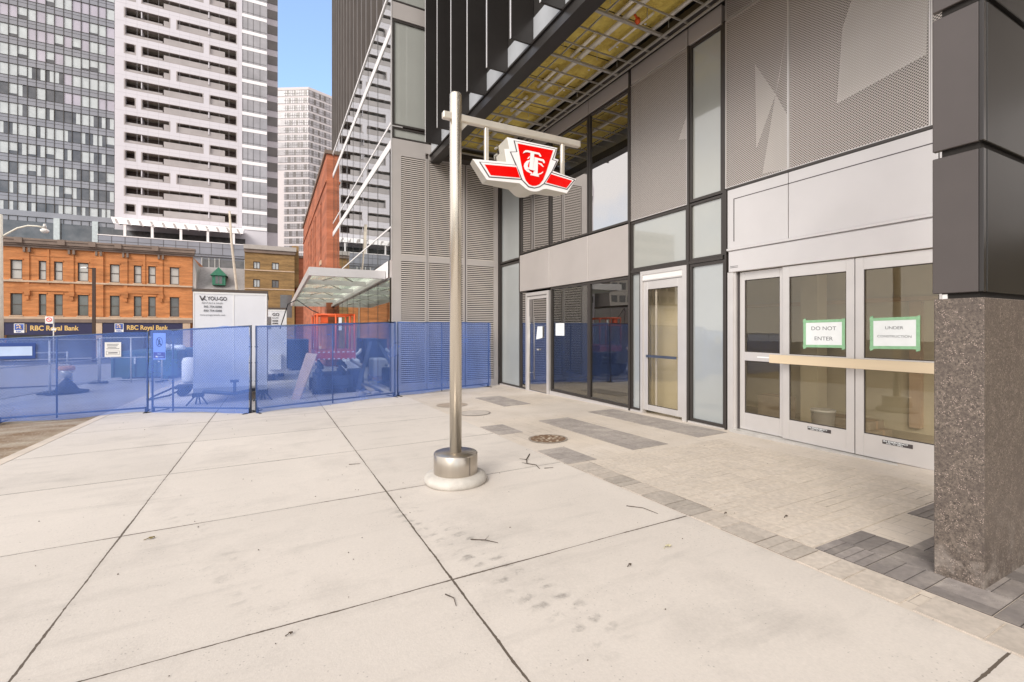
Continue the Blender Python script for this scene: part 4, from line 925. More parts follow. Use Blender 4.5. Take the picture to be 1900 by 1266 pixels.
def f_ped(t, w_, h):
    MB().box(0, w_, 0, .006, 0, h).build("face", mat("pale_sign_face", (.50, .60, .86), .5), t)
    n = 28; cx, cz, r0, r1 = w_ * .5, h * .66, .075, .088; rg = MB()
    for i in range(n):
        a, b = 2 * math.pi * i / n, 2 * math.pi * (i + 1) / n
        rg.add([(cx + r0 * math.cos(a), -.002, cz + r0 * 1.25 * math.sin(a)), (cx + r1 * math.cos(a), -.002, cz + r1 * 1.25 * math.sin(a)), (cx + r1 * math.cos(b), -.002, cz + r1 * 1.25 * math.sin(b)), (cx + r0 * math.cos(b), -.002, cz + r0 * 1.25 * math.sin(b))], [(0, 1, 2, 3)])
    rg.tube([(cx - .06, -.003, cz + .075), (cx + .06, -.003, cz - .075)], .006, 4)
    rg.build("prohibition_ring", m_char, t)
    pd = MB(); pd.blob((cx, -.004, cz + .062), .013, 0, 1, 8); pd.tube([(cx, -.004, cz + .045), (cx, -.004, cz - .005)], .012, 5); pd.tube([(cx, -.004, cz), (cx - .025, -.004, cz - .07)], .008, 5); pd.tube([(cx, -.004, cz), (cx + .028, -.004, cz - .07)], .008, 5)
    pd.tube([(cx, -.004, cz + .035), (cx - .03, -.004, cz - .005)], .006, 5); pd.tube([(cx, -.004, cz + .035), (cx + .03, -.004, cz)], .006, 5); pd.build("walking_figure", m_char, t)
    MB().box(.012, w_ - .012, -.003, -.001, .03, .165).build("caption_panel", mat("caption_violet", (.16, .10, .28), .5), t)
    text("lettering", "NO", .05, m_paper, t, (w_ / 2, -.004, .11), 'S', (0, 0, 0), .001, .0004, 'CENTER', 1.2)
    text("lettering", "TRESPASSING", .04, m_paper, t, (w_ / 2, -.004, .055), 'S', (0, 0, 0), .001, .0004, 'CENTER', .95)
board(-2.40, 13.10, .90, 1.50, .33, "no pedestrians sign with walking figure in a ring", f_ped, math.atan2(-1.56, 2.04))

# ------------------------------------------------------------------ behind the fence
def back_fence(x0, y0, x1, y1, h, lab, n=2):
    g0, g1 = gz(x0, y0), gz(x1, y1); W = math.hypot(x1 - x0, y1 - y0); t = thing("site_fence", lab, "fence", (x0, y0, g0), math.atan2(y1 - y0, x1 - x0), "bare steel fence panels inside the site")
    f = MB(); s = (g1 - g0) / W
    for i in range(n + 1): f.tube([(W * i / n, 0, s * W * i / n), (W * i / n, 0, h + s * W * i / n)], .03, 6)
    for q in (h - .02, .12, h * .55): f.tube([(0, 0, q), (W, 0, q + s * W)], .02, 6)
    f.build("frame", m_galv, t)
    MB().poly([(0, .01, .1), (W, .01, .1 + s * W), (W, .01, h - .03 + s * W), (0, .01, h - .03)]).build("chain_link", m_chain, t)
    for x in (0, W): MB().box(x - .05, x + .05, -.3, .3, s * x, s * x + .05).build("foot", m_black, t)
back_fence(-6.7, 16.6, -6.2, 19.6, 1.75, "bare wire fence panel nearest the left edge behind the blue screen", 1)
back_fence(-6.2, 19.6, -6.05, 23.6, 1.75, "bare wire fence panel behind the rubber weighted post", 1)
back_fence(-6.05, 23.8, -3.9, 22.8, 1.8, "bare wire fence panel in front of the teal dumpster", 2)
q = gz(-5.95, 20.1); Q = (-5.95, 20.1, q)
t = thing("channelizer_post", "orange topped delineator on a wide black rubber base", "road cone", Q)
MB(Q).lathe(-5.95, 20.1, [(.55, q), (.55, q + .04), (.30, q + .10), (.22, q + .24), (.07, q + .42), (.05, q + .46)], 20).build("rubber_base", m_black, t)
MB(Q).lathe(-5.95, 20.1, [(.05, q + .461), (.10, q + .55), (.20, q + .72)], 16).build("neck", m_galv, t)
MB(Q).lathe(-5.95, 20.1, [(.20, q + .721), (.21, q + .80), (.19, q + .86)], 16).build("cone_top", mat("faded_orange", (.62, .34, .22), .7), t)
q = gz(-7.8, 24); Q = (-7.8, 24, q)
t = thing("site_barrier", "grey concrete and steel barrier far left inside the site", "barrier", Q)
MB(Q).hexa([(-10.4, 23.8, q), (-7.0, 23.8, q), (-7.0, 24.3, q), (-10.4, 24.3, q), (-10.4, 23.95, q + .8), (-7.0, 23.95, q + .8), (-7.0, 24.15, q + .8), (-10.4, 24.15, q + .8)]).build("body", m_render, t, .02)
MB(Q).tube([(-10.3, 24.05, q + .8), (-10.3, 24.05, q + 1.3)], .03).tube([(-7.1, 24.05, q + .8), (-7.1, 24.05, q + 1.3)], .03).tube([(-10.3, 24.05, q + 1.25), (-7.1, 24.05, q + 1.25)], .03).build("rail", m_galv, t)

def trailer(x0, x1, y0, y1, z0, z1, lab, full=True):
    q = gz((x0 + x1) / 2, y0); Q = ((x0 + x1) / 2, y0, q); t = thing("office_trailer", lab, "trailer", Q, 0, "white site trailers")
    MB(Q).box(x0, x1, y0, y1, z0, z1).build("body", m_trailer, t, .02)
    MB(Q).box(x0 - .02, x1 + .02, y0 - .02, y1 + .02, z1 + .002, z1 + .075).build("roof", m_winframe, t)
    tr = MB(Q)
    for x in (x0 + .01, (x0 + x1) / 2 + .05, x1 - .02): tr.box(x - .012, x + .012, y0 - .008, y0 - .001, z0, z1)
    tr.box(x0, x1, y0 - .012, y0 - .001, z1 - .05, z1).box(x0, x1, y0 - .012, y0 - .001, z0, z0 + .12)
    tr.build("trim", m_white, t)
    wx = x0 + .14
    if full:
        s = .62
        lg = MB(Q); lg.tube([(wx + .0, y0 - .01, z1 - .10), (wx + .05, y0 - .01, z1 - .22)], .012, 5); lg.tube([(wx + .05, y0 - .01, z1 - .22), (wx + .11, y0 - .01, z1 - .10)], .012, 5); lg.tube([(wx + .06, y0 - .01, z1 - .15), (wx + .14, y0 - .01, z1 - .22)], .009, 5); lg.build("emblem", m_char, t)
        text("lettering", "YOU-GO", .135, m_char, t, (wx + .16, y0 - .010, z1 - .21), 'S', Q, .002, .001, sx=.78)
        text("lettering", "RENTALS & SALES", .055, m_ink, t, (wx + .04, y0 - .010, z1 - .30), 'S', Q, .0, .001, sx=1.05)
        text("lettering", "905 754-0088", .078, m_ink, t, (wx + .08, y0 - .010, z1 - .40), 'S', Q, .001, .001, sx=.9)
        text("lettering", "800 754-0088", .078, m_ink, t, (wx + .08, y0 - .010, z1 - .50), 'S', Q, .001, .001, sx=.9)
        text("lettering", "www.yougorentals.com", .060, m_ink, t, (wx, y0 - .010, z1 - .60), 'S', Q, .0, .001, sx=.95)
        MB(Q).box(x0, x1, y0 - .01, y0 + .3, z0 - .12, z0 - .002).build("frame_beam", m_galv, t)
        MB(Q).tube([(x0 + .25, y0 - .25, z0 - .06), (x0 + .95, y0 - .9, z0 - .08), (x1 - .25, y0 - .25, z0 - .06)], .05, 6).build("tow_tongue", m_post, t)
        MB(Q).tube([(x0 + .95, y0 - .9, z0 - .05), (x0 + .95, y0 - .9, z0 + .22)], .035, 8).box(x0 + .86, x0 + 1.04, y0 - .95, y0 - .85, z0 + .2, z0 + .26).build("tongue_jack", m_post, t)
        for jx in (x0 + .1, x1 - .1):
            j = MB(Q); j.box(jx - .12, jx + .12, y0 - .05, y0 + .2, z0 - .22, z0 - .125)
            for d in (-.22, -.05, .05, .22): j.tube([(jx + d * .3, y0 + .05, z0 - .2), (jx + d, y0 + .05 - abs(d), q + .0)], .018, 5)
            j.build("jack_stand", m_black, t)
        MB(Q).box(x1 + .002, x1 + .10, y0 + .6, y0 + .85, z1 - .95, z1 - .6).build("meter_box", m_galv, t)
    else:
        text("lettering", "GO", .155, m_char, t, (x1 - .50, y0 - .010, z1 - .24), 'S', Q, .003, .001)
        text("lettering", "SALES", .062, m_ink, t, (x1 - .50, y0 - .010, z1 - .34), 'S', Q, .001, .001, sx=1.3)
        text("lettering", "0088", .085, m_char, t, (x1 - .50, y0 - .010, z1 - .46), 'S', Q, .001, .001, sx=1.2)
        text("lettering", "0088", .085, m_char, t, (x1 - .50, y0 - .010, z1 - .56), 'S', Q, .001, .001, sx=1.2)
        text("lettering", "als.com", .066, m_ink, t, (x1 - .50, y0 - .010, z1 - .66), 'S', Q, .0, .001, sx=1.1)
        MB(Q).box(x1 - .62, x1 - .2, y0 - .3, y0 - .02, .05, .62).build("step_box", m_white, t)
        MB(Q).tube([(x1 - .5, y0 + .6, z0 - .02), (x1 - .4, y0 + .6, z0 - .02)], .33, 18).build("wheel", m_black, t)
    for wy in (y0 + (y1 - y0) * .55, y0 + (y1 - y0) * .72): MB(Q).tube([(x1 - .28, wy, q + .3), (x1 - .05, wy, q + .3)], .32, 18).build("wheel", m_black, t)
    return t
trailer(-1.76, -.12, 14.0, 17.4, .10, 2.53, "white site trailer with dark lettering, nearest behind the fence")
trailer(-1.7, .50, 20.0, 24, -.12, 2.33, "white site trailer half hidden behind the lettered one", False)

# scissor lift
q = gz(1.6, 14.6); Q = (1.65, 14.9, q)
t = thing("scissor_lift", "orange railed scissor lift parked beside the glass frontage", "lift", Q)
MB(Q).box(1.12, 2.1, 14.2, 15.9, q + .14, q + .52).box(1.2, 2.0, 14.16, 14.2, q + .22, q + .48).build("chassis", m_navy, t, .03)
for x in (1.02, 1.98):
    for y in (14.45, 15.6): MB(Q).tube([(x, y, q + .19), (x + .22, y, q + .19)], .19, 18).build("wheel", m_black, t)
ar = MB(Q)
for k_, (za, zb) in enumerate(((.52, .72), (.72, .92))):
    for x in (1.28, 1.92):
        ar.hexa([(x - .03, 14.3, q + za), (x + .03, 14.3, q + za), (x + .03, 15.8, q + zb - .1), (x - .03, 15.8, q + zb - .1), (x - .03, 14.3, q + za + .1), (x + .03, 14.3, q + za + .1), (x + .03, 15.8, q + zb), (x - .03, 15.8, q + zb)])
        ar.hexa([(x - .09, 14.3, q + zb - .1), (x - .035, 14.3, q + zb - .1), (x - .035, 15.8, q + za), (x - .09, 15.8, q + za), (x - .09, 14.3, q + zb), (x - .035, 14.3, q + zb), (x - .035, 15.8, q + za + .1), (x - .09, 15.8, q + za + .1)])
ar.build("scissor_arms", m_navy, t)
dk = MB(Q).box(1.10, 2.16, 14.1, 16.0, q + 1.0, q + 1.24).build("platform", m_liftred, t, .01)
dt = MB(Q)
for i in range(8): dt.box(1.14 + .13 * i, 1.20 + .13 * i, 14.09, 14.099, q + 1.012, q + 1.035).box(1.14 + .13 * i, 1.20 + .13 * i, 14.09, 14.099, q + 1.20, q + 1.23)
dt.build("toe_board_holes", m_white, dk)
rl = MB(Q)
for (x, y) in ((1.13, 14.13), (1.62, 14.13), (2.13, 14.13), (1.13, 15.95), (2.13, 15.95), (1.13, 15.0), (2.13, 15.0)): rl.tube([(x, y, q + 1.24), (x, y, 2.02)], .026, 6)
for zz in (2.0, 1.72): rl.tube([(1.13, 14.13, zz), (2.13, 14.13, zz), (2.13, 15.95, zz), (1.13, 15.95, zz), (1.13, 14.13, zz)], .028, 6)
rl.build("guard_rail", m_orange, t)
MB(Q).box(1.22, 1.42, 14.18, 14.28, 1.76, 2.0).build("control_box", m_orange, t, .01); MB(Q).box(1.70, 1.78, 14.14, 14.2, 1.55, 1.92).build("placard", m_paper, t)
MB(Q).tube([(1.25, 14.2, 2.0), (1.0, 14.3, 2.12), (.62, 14.5, 2.42), (.40, 14.7, 2.30), (.2, 15, 1.6)], .014, 6).build("power_cable", m_black, t)
p = MB(); p.hexa([(.44, 13.55, gz(.45, 13.55)), (.64, 13.45, gz(.6, 13.45)), (.66, 13.47, gz(.6, 13.45)), (.46, 13.57, gz(.45, 13.55)), (.83, 13.98, .93), (1.10, 13.88, .90), (1.12, 13.90, .90), (.85, 14.0, .93)])
solo("plywood_sheet", p, m_ply, "pinkish plywood sheet leaning against the scissor lift", "board", None, 0, (.55, 13.5, gz(.5, 13.5)))
q = gz(2.6, 14.6); Q = (2.6, 14.8, q)
t = thing("lumber_stack", "stack of dark planks lying beside the glass wall right of the lift", "lumber", Q)
for i, (x, dz, ang) in enumerate(((2.45, 0, .0), (2.62, 0, .03), (2.80, 0, -.02), (2.55, .06, .05), (2.72, .06, -.03))):
    MB(Q).hexa([(x - .07, 13.7, q + dz), (x + .07, 13.7, q + dz), (x + .07 + ang * 3, 17.2, q + dz - .07), (x - .07 + ang * 3, 17.2, q + dz - .07), (x - .07, 13.7, q + dz + .05), (x + .07, 13.7, q + dz + .05), (x + .07 + ang * 3, 17.2, q + dz - .02), (x - .07 + ang * 3, 17.2, q + dz - .02)]).build("plank", m_wood if i % 2 else m_post, t)
pk = MB(); pk.hexa([(2.30, 15.0, gz(2.3, 15)), (2.42, 15.0, gz(2.3, 15)), (2.42, 15.1, gz(2.3, 15)), (2.30, 15.1, gz(2.3, 15)), (2.92, 16.2, 1.15), (3.02, 16.2, 1.15), (3.02, 16.3, 1.15), (2.92, 16.3, 1.15)])
solo("timber_prop", pk, m_post, "dark timber prop leaning on the glass wall", "timber", None, 0, (2.36, 15.05, gz(2.3, 15)))
q = gz(2.5, 16.3); Q = (2.5, 16.4, q); t = thing("site_blower", "white hose coil and blower standing by the glass wall", "blower", Q)
MB(Q).box(2.25, 2.75, 16.2, 16.7, q, q + .55).build("housing", m_navy, t, .04)
MB(Q).tube([(2.5 + .16 * math.cos(a_ * .5), 16.35 + .1 * math.sin(a_ * .5), q + .62 + .045 * a_) for a_ in range(14)], .05, 8).build("hose", m_white, t)
# mirror-glass junk and material by the glass wall
q = gz(2.6, 17); Q = (2.55, 18, q)
t = thing("pallet_stack", "pallet of wrapped material beside the glass frontage", "pallet", Q)
MB(Q).box(2.3, 2.9, 17.6, 18.6, q, q + .12).build("pallet", m_ply, t); MB(Q).box(2.33, 2.87, 17.65, 18.5, q + .121, q + .8).build("wrapped_load", m_ctrail, t, .05)
q = gz(2.0, 13.4)
sb = MB(); [sb.blob((2.2 + .2 * i, 13.5 + .12 * (i % 2), gz(2, 13.5) + .03), .13, 0, i, 12, .45) for i in range(3)]
solo("sand_bags", sb, m_render, "low heap of grey sandbags beside the lift", "sandbags", None, 0, (2.1, 13.5, q))

def dumpster(x0, y0, wx, wy, h, m, lab, num=None, an=0):
    q = gz(x0, y0); t = thing("dumpster", lab, "dumpster", (x0, y0, q), an, "waste containers behind the fence")
    b = MB(); b.hexa([(0, 0, .12), (wx, 0, .12), (wx, wy, .12), (0, wy, .12), (0, 0, h), (wx, 0, h), (wx, wy, h), (0, wy, h)]); b.build("body", m, t)
    r = MB()
    n = max(3, int(wx / .6))
    for i in range(n + 1): r.box(wx * i / n - .035, wx * i / n + .035, -.06, -.002, .12, h)
    for i in range(n + 1): r.box(wx + .002, wx + .06, wy * i / n - .035, wy * i / n + .035, .12, h)
    r.box(-.04, wx + .06, -.07, -.002, h - .08, h + .02).box(wx + .002, wx + .07, -.002, wy, h - .08, h + .02).box(.3, .5, .05, wy, 0, .119).box(wx - .5, wx - .3, .05, wy, 0, .119); r.build("ribs", m, t)
    if num:
        text("number", num[0], .42, m_white, t, (wx * .30, -.065, h * .58), 'S', (0, 0, 0), .01, .002); text("number", num[1], .42, m_white, t, (wx * .68, -.065, h * .58), 'S', (0, 0, 0), .01, .002)
    return t
dumpster(-5.95, 25.0, 2.2, 5.2, 1.18, m_dump, "teal steel dumpster with white number 16, behind the bare wire fence", "16", R(-4))
dumpster(.60, 26.0, 1.0, 3.2, 1.55, m_navy, "tall navy dumpster standing right of the second white trailer")
for i, (x, y, s) in enumerate(((-4.35, 25.6, .30), (-4.05, 26.3, .22), (-3.75, 25.9, .2))):
    b = MB().blob((x, y, gz(x, y) + 1.18 + s * .5), s, 0, 20 + i, 12, .7)
    solo("rubbish_bag", b, m_ctrail, ("large white rubbish bag piled on the teal dumpster", "mid sized white rubbish bag behind the larger one on the dumpster", "small white rubbish bag at the right rim of the dumpster")[i], "bag", "white bags on the dumpster", 0, (x, y, gz(x, y) + 1.18))
q = gz(-2.25, 16.6); Q = (-2.25, 16.6, q)
t = thing("tool_cart", "white tank and black hand cart left of the lettered trailer", "cart", Q)
MB(Q).lathe(-2.2, 16.6, [(.12, q + .35), (.17, q + .45), (.17, q + 1.0), (.13, q + 1.1), (.05, q + 1.12)], 16).build("tank", m_white, t)
MB(Q).box(-2.5, -2.0, 16.3, 16.9, q + .22, q + .30).tube([(-2.5, 16.3, q + .28), (-2.9, 15.9, q + .1), (-2.95, 15.6, q + .05)], .025, 6).tube([(-2.2, 16.3, q + .28), (-2.55, 15.9, q + .1), (-2.95, 15.6, q + .05)], .025, 6).build("frame", m_black, t)
for y in (16.3, 16.9): MB(Q).tube([(-2.3, y - .03, q + .14), (-2.3, y + .03, q + .14)], .14, 14).build("wheel", m_black, t)

# ------------------------------------------------------------------ street lamps, poles, signs across the way
q = gz(-18.7, 50); Q = (-18.7, 50, q); t = thing("street_lamp", "cream concrete street lamp with a curved arm and white globe", "street lamp", Q)
MB(Q).lathe(-18.75, 50, [(.30, q), (.26, q + 4), (.22, 10.4), (.18, 10.42)], 18).build("pole", m_cream, t)
MB(Q).tube([(-18.75, 50, 8.55), (-18.3, 50, 8.95), (-17.7, 50, 9.45), (-17.1, 50, 9.70), (-16.6, 50, 9.72), (-16.2, 50, 9.68)], .065, 10).build("arm", m_cream, t)
ll = MB(Q).lathe(-16.12, 50, [(.08, 9.95), (.11, 9.80), (.15, 9.55)], 18).build("lamp_cap", m_galv, t); MB(Q).lathe(-16.12, 50, [(.02, 9.20), (.16, 9.24), (.26, 9.36), (.27, 9.47), (.15, 9.549)], 22).build("globe", m_lampglass, t)
q = gz(-13.1, 50); Q = (-13.1, 50, q); t = thing("street_lamp", "slim dark brown lamp post in front of the orange brick building", "street lamp", Q)
m_brown = mat("brown_post", (.055, .028, .018), .6, 0, .1)
MB(Q).box(-13.2, -13.0, 49.9, 50.1, q, 6.62).build("pole", m_brown, t); MB(Q).tube([(-13.1, 50, 6.55), (-13.5, 50, 6.6), (-13.65, 50, 6.62)], .04, 6).build("arm", m_brown, t)
MB(Q).hexa([(-13.95, 49.9, 6.54), (-13.55, 49.9, 6.56), (-13.55, 50.1, 6.56), (-13.95, 50.1, 6.54), (-13.9, 49.92, 6.63), (-13.55, 49.92, 6.68), (-13.55, 50.08, 6.68), (-13.9, 50.08, 6.63)]).build("lamp_head", m_white, t)
q = gz(-12.5, 40); Q = (-12.5, 40, q); t = thing("parking_sign", "small white no parking sign on a pale post before the bank", "road sign", Q)
MB(Q).tube([(-12.47, 40, q), (-12.47, 40, 2.35)], .035, 8).build("post", m_galv, t)
pn = MB(Q).box(-12.86, -12.48, 39.95, 39.965, 1.92, 2.38).build("plate", m_white, t); MB(Q).box(-12.56, -12.34, 39.94, 39.955, 1.48, 1.62).build("lower_plate", m_white, t)
rg = MB(Q); n = 20
for i in range(n):
    a, b = 2 * math.pi * i / n, 2 * math.pi * (i + 1) / n
    rg.add([(-12.67 + r * math.cos(u), 39.945, 2.17 + r * math.sin(u)) for r, u in ((.10, a), (.14, a), (.14, b), (.10, b))], [(0, 1, 2, 3)])
rg.tube([(-12.76, 39.944, 2.26), (-12.58, 39.944, 2.08)], .016, 4); rg.build("ring", m_red, pn)
q = gz(-3.4, 60); Q = (-3.4, 60, q); t = thing("utility_pole", "pale slightly leaning wooden utility pole before the grey roofed house", "utility pole", Q)
MB(Q).tube([(-3.25, 60, q), (-3.45, 60, 5.5), (-3.99, 60, 11.0), (-4.2, 60, 14.6)], .16, 10, r1=.11).build("shaft", mat("weathered_wood", (.55, .47, .38), .9, 0, .12, 3), t)
MB(Q).tube([(-4.6, 60, 12.8), (-3.6, 60, 12.9)], .05, 6).build("crossarm", m_galv, t)

# ------------------------------------------------------------------ brick bank
BY = 66
q = gz(-17, BY)
t = thing("brick_bank", "three storey orange brick bank building with brown cornice", "building", (-16.5, BY, q)); O = (-16.5, BY, q)
BX0, BX1 = -33, -8.35
wins = []
for x0, x1 in ((-23.9, -23.0), (-21.75, -21.15), (-20.55, -19.85), (-18.65, -17.75), (-15.95, -15.1), (-13.85, -13.15), (-12.55, -11.85), (-10.55, -9.65), (-31.5, -30.6), (-28.9, -28.1), (-27.3, -26.5)):
    for z0, z1 in ((2.98, 5.25), (6.72, 8.72)): wins.append((x0, x1, z0, z1))
# brick front built round the openings
fr = MB(O); xs = sorted({v for w_ in wins for v in w_[:2]} | {BX0, BX1})
for i in range(len(xs) - 1):
    a, b = xs[i], xs[i + 1]; op = sorted([(w_[2], w_[3]) for w_ in wins if w_[0] <= a + .001 and w_[1] >= b - .001])
    lo = 2.86
    for z0, z1 in op: fr.box(a, b, BY, BY + .3, lo, z0); lo = z1
    fr.box(a, b, BY, BY + .3, lo, 10.05)
fr.box(BX1 - .3, BX1, BY + .3, BY + 14, -1.8, 10.05); fr.box(BX0, BX1 - .3, BY + 1.0, BY + 14, -1.8, 9.9); fr.box(BX0, BX1 - .3, BY + .3, BY + 1, 9.6, 9.9)
fr.build("brick_wall", m_brick, t)
pil = MB(O)
for x in (-22.6, -19.1, -14.55, -11.35): pil.box(x - .16, x + .16, BY - .10, BY - .003, 5.55, 10.0)
for x in (-16.85,): pil.box(x - .38, x + .38, BY - .16, BY - .003, 2.9, 10.0)
for x in (-21.0, -12.9): pil.box(x - .10, x + .10, BY - .08, BY - .002, 5.55, 10.0)
for x0, x1 in ((-22.44, -19.26), (-14.39, -11.51)): pil.box(x0, x1, BY - .09, BY - .002, 5.55, 6.25).box(x0, x1, BY - .05, BY - .002, 9.2, 9.35)
for x in (-22.6, -19.1, -14.55, -11.35): pil.box(x - .22, x + .22, BY - .2, BY - .004, 5.05, 5.548).box(x - .12, x + .12, BY - .15, BY - .004, 4.6, 5.05)
pil.build("pilaster", m_brick, t)
MB(O).box(BX0, BX1 + .02, BY - .18, BY - .004, 6.44, 6.62).build("string_course", m_stone, t)
for x in (-22.6, -19.1, -16.85, -14.55, -11.35):
    bk = MB(O); bk.box(x - .28, x - .1, BY - .26, BY - .004, 9.55, 10.02).box(x + .1, x + .28, BY - .26, BY - .004, 9.55, 10.02)
    bk.build("bracket", m_cornice, t)
cn_ = MB(O)
for (d, z0, z1) in ((.22, 10.05, 10.25), (.38, 10.25, 10.42), (.52, 10.42, 10.75), (.60, 10.75, 10.95)): cn_.box(BX0, BX1 + d * .5, BY - d, BY + .3, z0, z1)
for x in (-23.2, -19.9, -17.4, -15.2, -11.9): cn_.box(x - .2, x + .4, BY - .66, BY - .53, 10.42, 10.97)
cn_.build("cornice", m_cornice, t)
MB(O).box(BX0, BX1 + .02, BY - .30, BY - .003, 2.62, 2.855).build("sill_course", m_stone, t)
MB(O).box(BX0, BX1 + .04, BY - .42, BY - .003, 2.25, 2.618).build("shop_cornice", m_cornice, t)
for i, (x0, x1, z0, z1) in enumerate(wins):
    w_ = x1 - x0; f = MB(O); d = .12; e = .09
    f.box(x0, x0 + e, BY + d, BY + .25, z0, z1).box(x1 - e, x1, BY + d, BY + .25, z0, z1).box(x0 + e, x1 - e, BY + d, BY + .25, z1 - e, z1).box(x0 + e, x1 - e, BY + d, BY + .25, z0, z0 + e).box(x0 + e, x1 - e, BY + d + .01, BY + .25, (z0 + z1) / 2 - .04, (z0 + z1) / 2 + .04)
    fo = f.build("window", m_winframe, t)
    up = z0 > 6; dark = (not up) and i not in (3, 5, 7)
    zc = (z0 + z1) / 2
    MB(O).box(x0 + e, x1 - e, BY + .19, BY + .21, zc + .04, z1 - e).build("upper_sash", m_blind if not dark else m_dimpane, fo)
    MB(O).box(x0 + e, x1 - e, BY + .19, BY + .21, z0 + e, zc - .04).build("lower_sash", m_blind if up or not dark else m_room, fo)
    MB(O).box(x0 - .06, x1 + .06, BY - .06, BY - .004, z1 + .003, z1 + .16).build("lintel", m_brick, fo)
    MB(O).box(x0 - .06, x1 + .06, BY - .10, BY + .1, z0 - .09, z0 - .003).build("sill", m_stone, fo)
for sx0, sx1, ex, lx, dz in ((-24.4, -17.25, -23.05, -22.2, 0), (-16.5, -9.2, -15.0, -14.3, .06)):
    fs = MB(O).box(sx0, sx1, BY - .30, BY - .003, .95, 2.248).build("fascia_sign", m_navysign, t)
    e = MB(O).box(ex - .45, ex + .32, BY - .34, BY - .301, 1.16 + dz, 2.12 + dz).build("emblem", m_white, fs)
    eb = MB(O); eb.box(ex - .40, ex + .27, BY - .345, BY - .341, 1.45 + dz, 2.06 + dz); eb.build("emblem_field", mat("emblem_blue", (.06, .12, .42), .5), fs)
    el_ = MB(O); cx = ex - .06
    el_.tube([(cx - .2, BY - .35, 1.9 + dz), (cx - .05, BY - .35, 1.97 + dz), (cx + .1, BY - .35, 1.86 + dz), (cx + .05, BY - .35, 1.70 + dz), (cx + .18, BY - .35, 1.58 + dz)], .07, 6).tube([(cx - .05, BY - .35, 1.75 + dz), (cx - .2, BY - .35, 1.62 + dz)], .05, 6)
    el_.build("emblem_lion", mat("emblem_gold", (.75, .55, .40), .5), fs)
    text("lettering", "RBC", .26, mat("emblem_text", (.05, .1, .4), .5), fs, (cx, BY - .345, 1.21 + dz), 'S', O, .006, .001, 'CENTER', 1.0)
    MB(O).box(lx - .42, lx - .38, BY - .31, BY - .301, 1.2 + dz, 2.06 + dz).build("divider", m_gold, fs)
    text("lettering", "RBC Royal Bank", .70, m_gold, fs, (lx - .12, BY - .305, 1.42 + dz), 'S', O, .018, .002, sx=.82 if sx0 < -20 else .80)
for x in (-24.6, -16.87, -8.9): MB(O).box(x - .35, x + .35, BY - .36, BY - .003, -1.9, 2.24).build("shop_pier", m_stone, t)
for x0, x1 in ((-24.2, -20.9), (-20.7, -17.3), (-16.4, -12.9), (-12.7, -9.3)): MB(O).box(x0, x1, BY + .02, BY + .1, -1.7, .94).build("shop_window", m_dimpane, t)
q = gz(-6, BY)

# ------------------------------------------------------------------ grey roofed house with green dormer
HX0, HX1 = -8.3, -3.05
t = thing("dormer_house", "grey roofed house with green dormer between the brick buildings", "house", (-5.7, BY + 2, q)); O = (-5.7, BY + 2, q)
MB(O).box(HX0 + .0, HX1, BY + .2, BY + 9, -1.6, 5.8).build("wall", m_brick, t)
MB(O).prism([(HX0, BY - .1, 5.8), (HX0, BY + 9.2, 5.8), (HX0, BY + 4.0, 9.4)], [(HX1, BY - .1, 5.8), (HX1, BY + 9.2, 5.8), (HX1, BY + 4.0, 9.4)]).build("roof", m_slate, t)
MB(O).prism([(HX0 - .02, BY + 6, 6), (HX0 - .02, BY - .1, 6.0), (HX0 - .02, BY + .1, 10.0), (HX0 - .02, BY + 3.8, 9.2)], [(HX0 + .30, BY + 6, 6), (HX0 + .30, BY - .1, 6.0), (HX0 + .30, BY + .1, 8.2), (HX0 + .30, BY + 3.8, 9.2)]).build("party_wall", m_render, t)
dm = MB(O); dx0, dx1, dy = -6.55, -5.0, BY + .5
dm.box(dx0 + .1, dx1 - .1, dy, dy + 2.6, 6.9, 8.05, 0)
dm.prism([(dx0 - .1, dy - .25, 8.05), (dx1 + .1, dy - .25, 8.05), ((dx0 + dx1) / 2, dy - .25, 9.05)], [(dx0 - .1, dy + 3.2, 8.05), (dx1 + .1, dy + 3.2, 8.05), ((dx0 + dx1) / 2, dy + 3.2, 9.05)], 0)
do = dm.build("dormer", m_green, t)
MB(O).box(dx0 + .42, dx1 - .42, dy - .03, dy - .002, 7.05, 7.95).build("window", m_room, do)
MB(O).box((dx0 + dx1) / 2 - .03, (dx0 + dx1) / 2 + .03, dy - .05, dy - .031, 7.05, 7.95).box(dx0 + .36, dx0 + .42, dy - .05, dy - .002, 7.0, 8.0).box(dx1 - .42, dx1 - .36, dy - .05, dy - .002, 7.0, 8.0).build("window_trim", m_green, do)
MB(O).box(HX0 + .3, HX1 - .02, BY - .25, BY + .1, 5.55, 5.79).build("gutter", m_winframe, t)

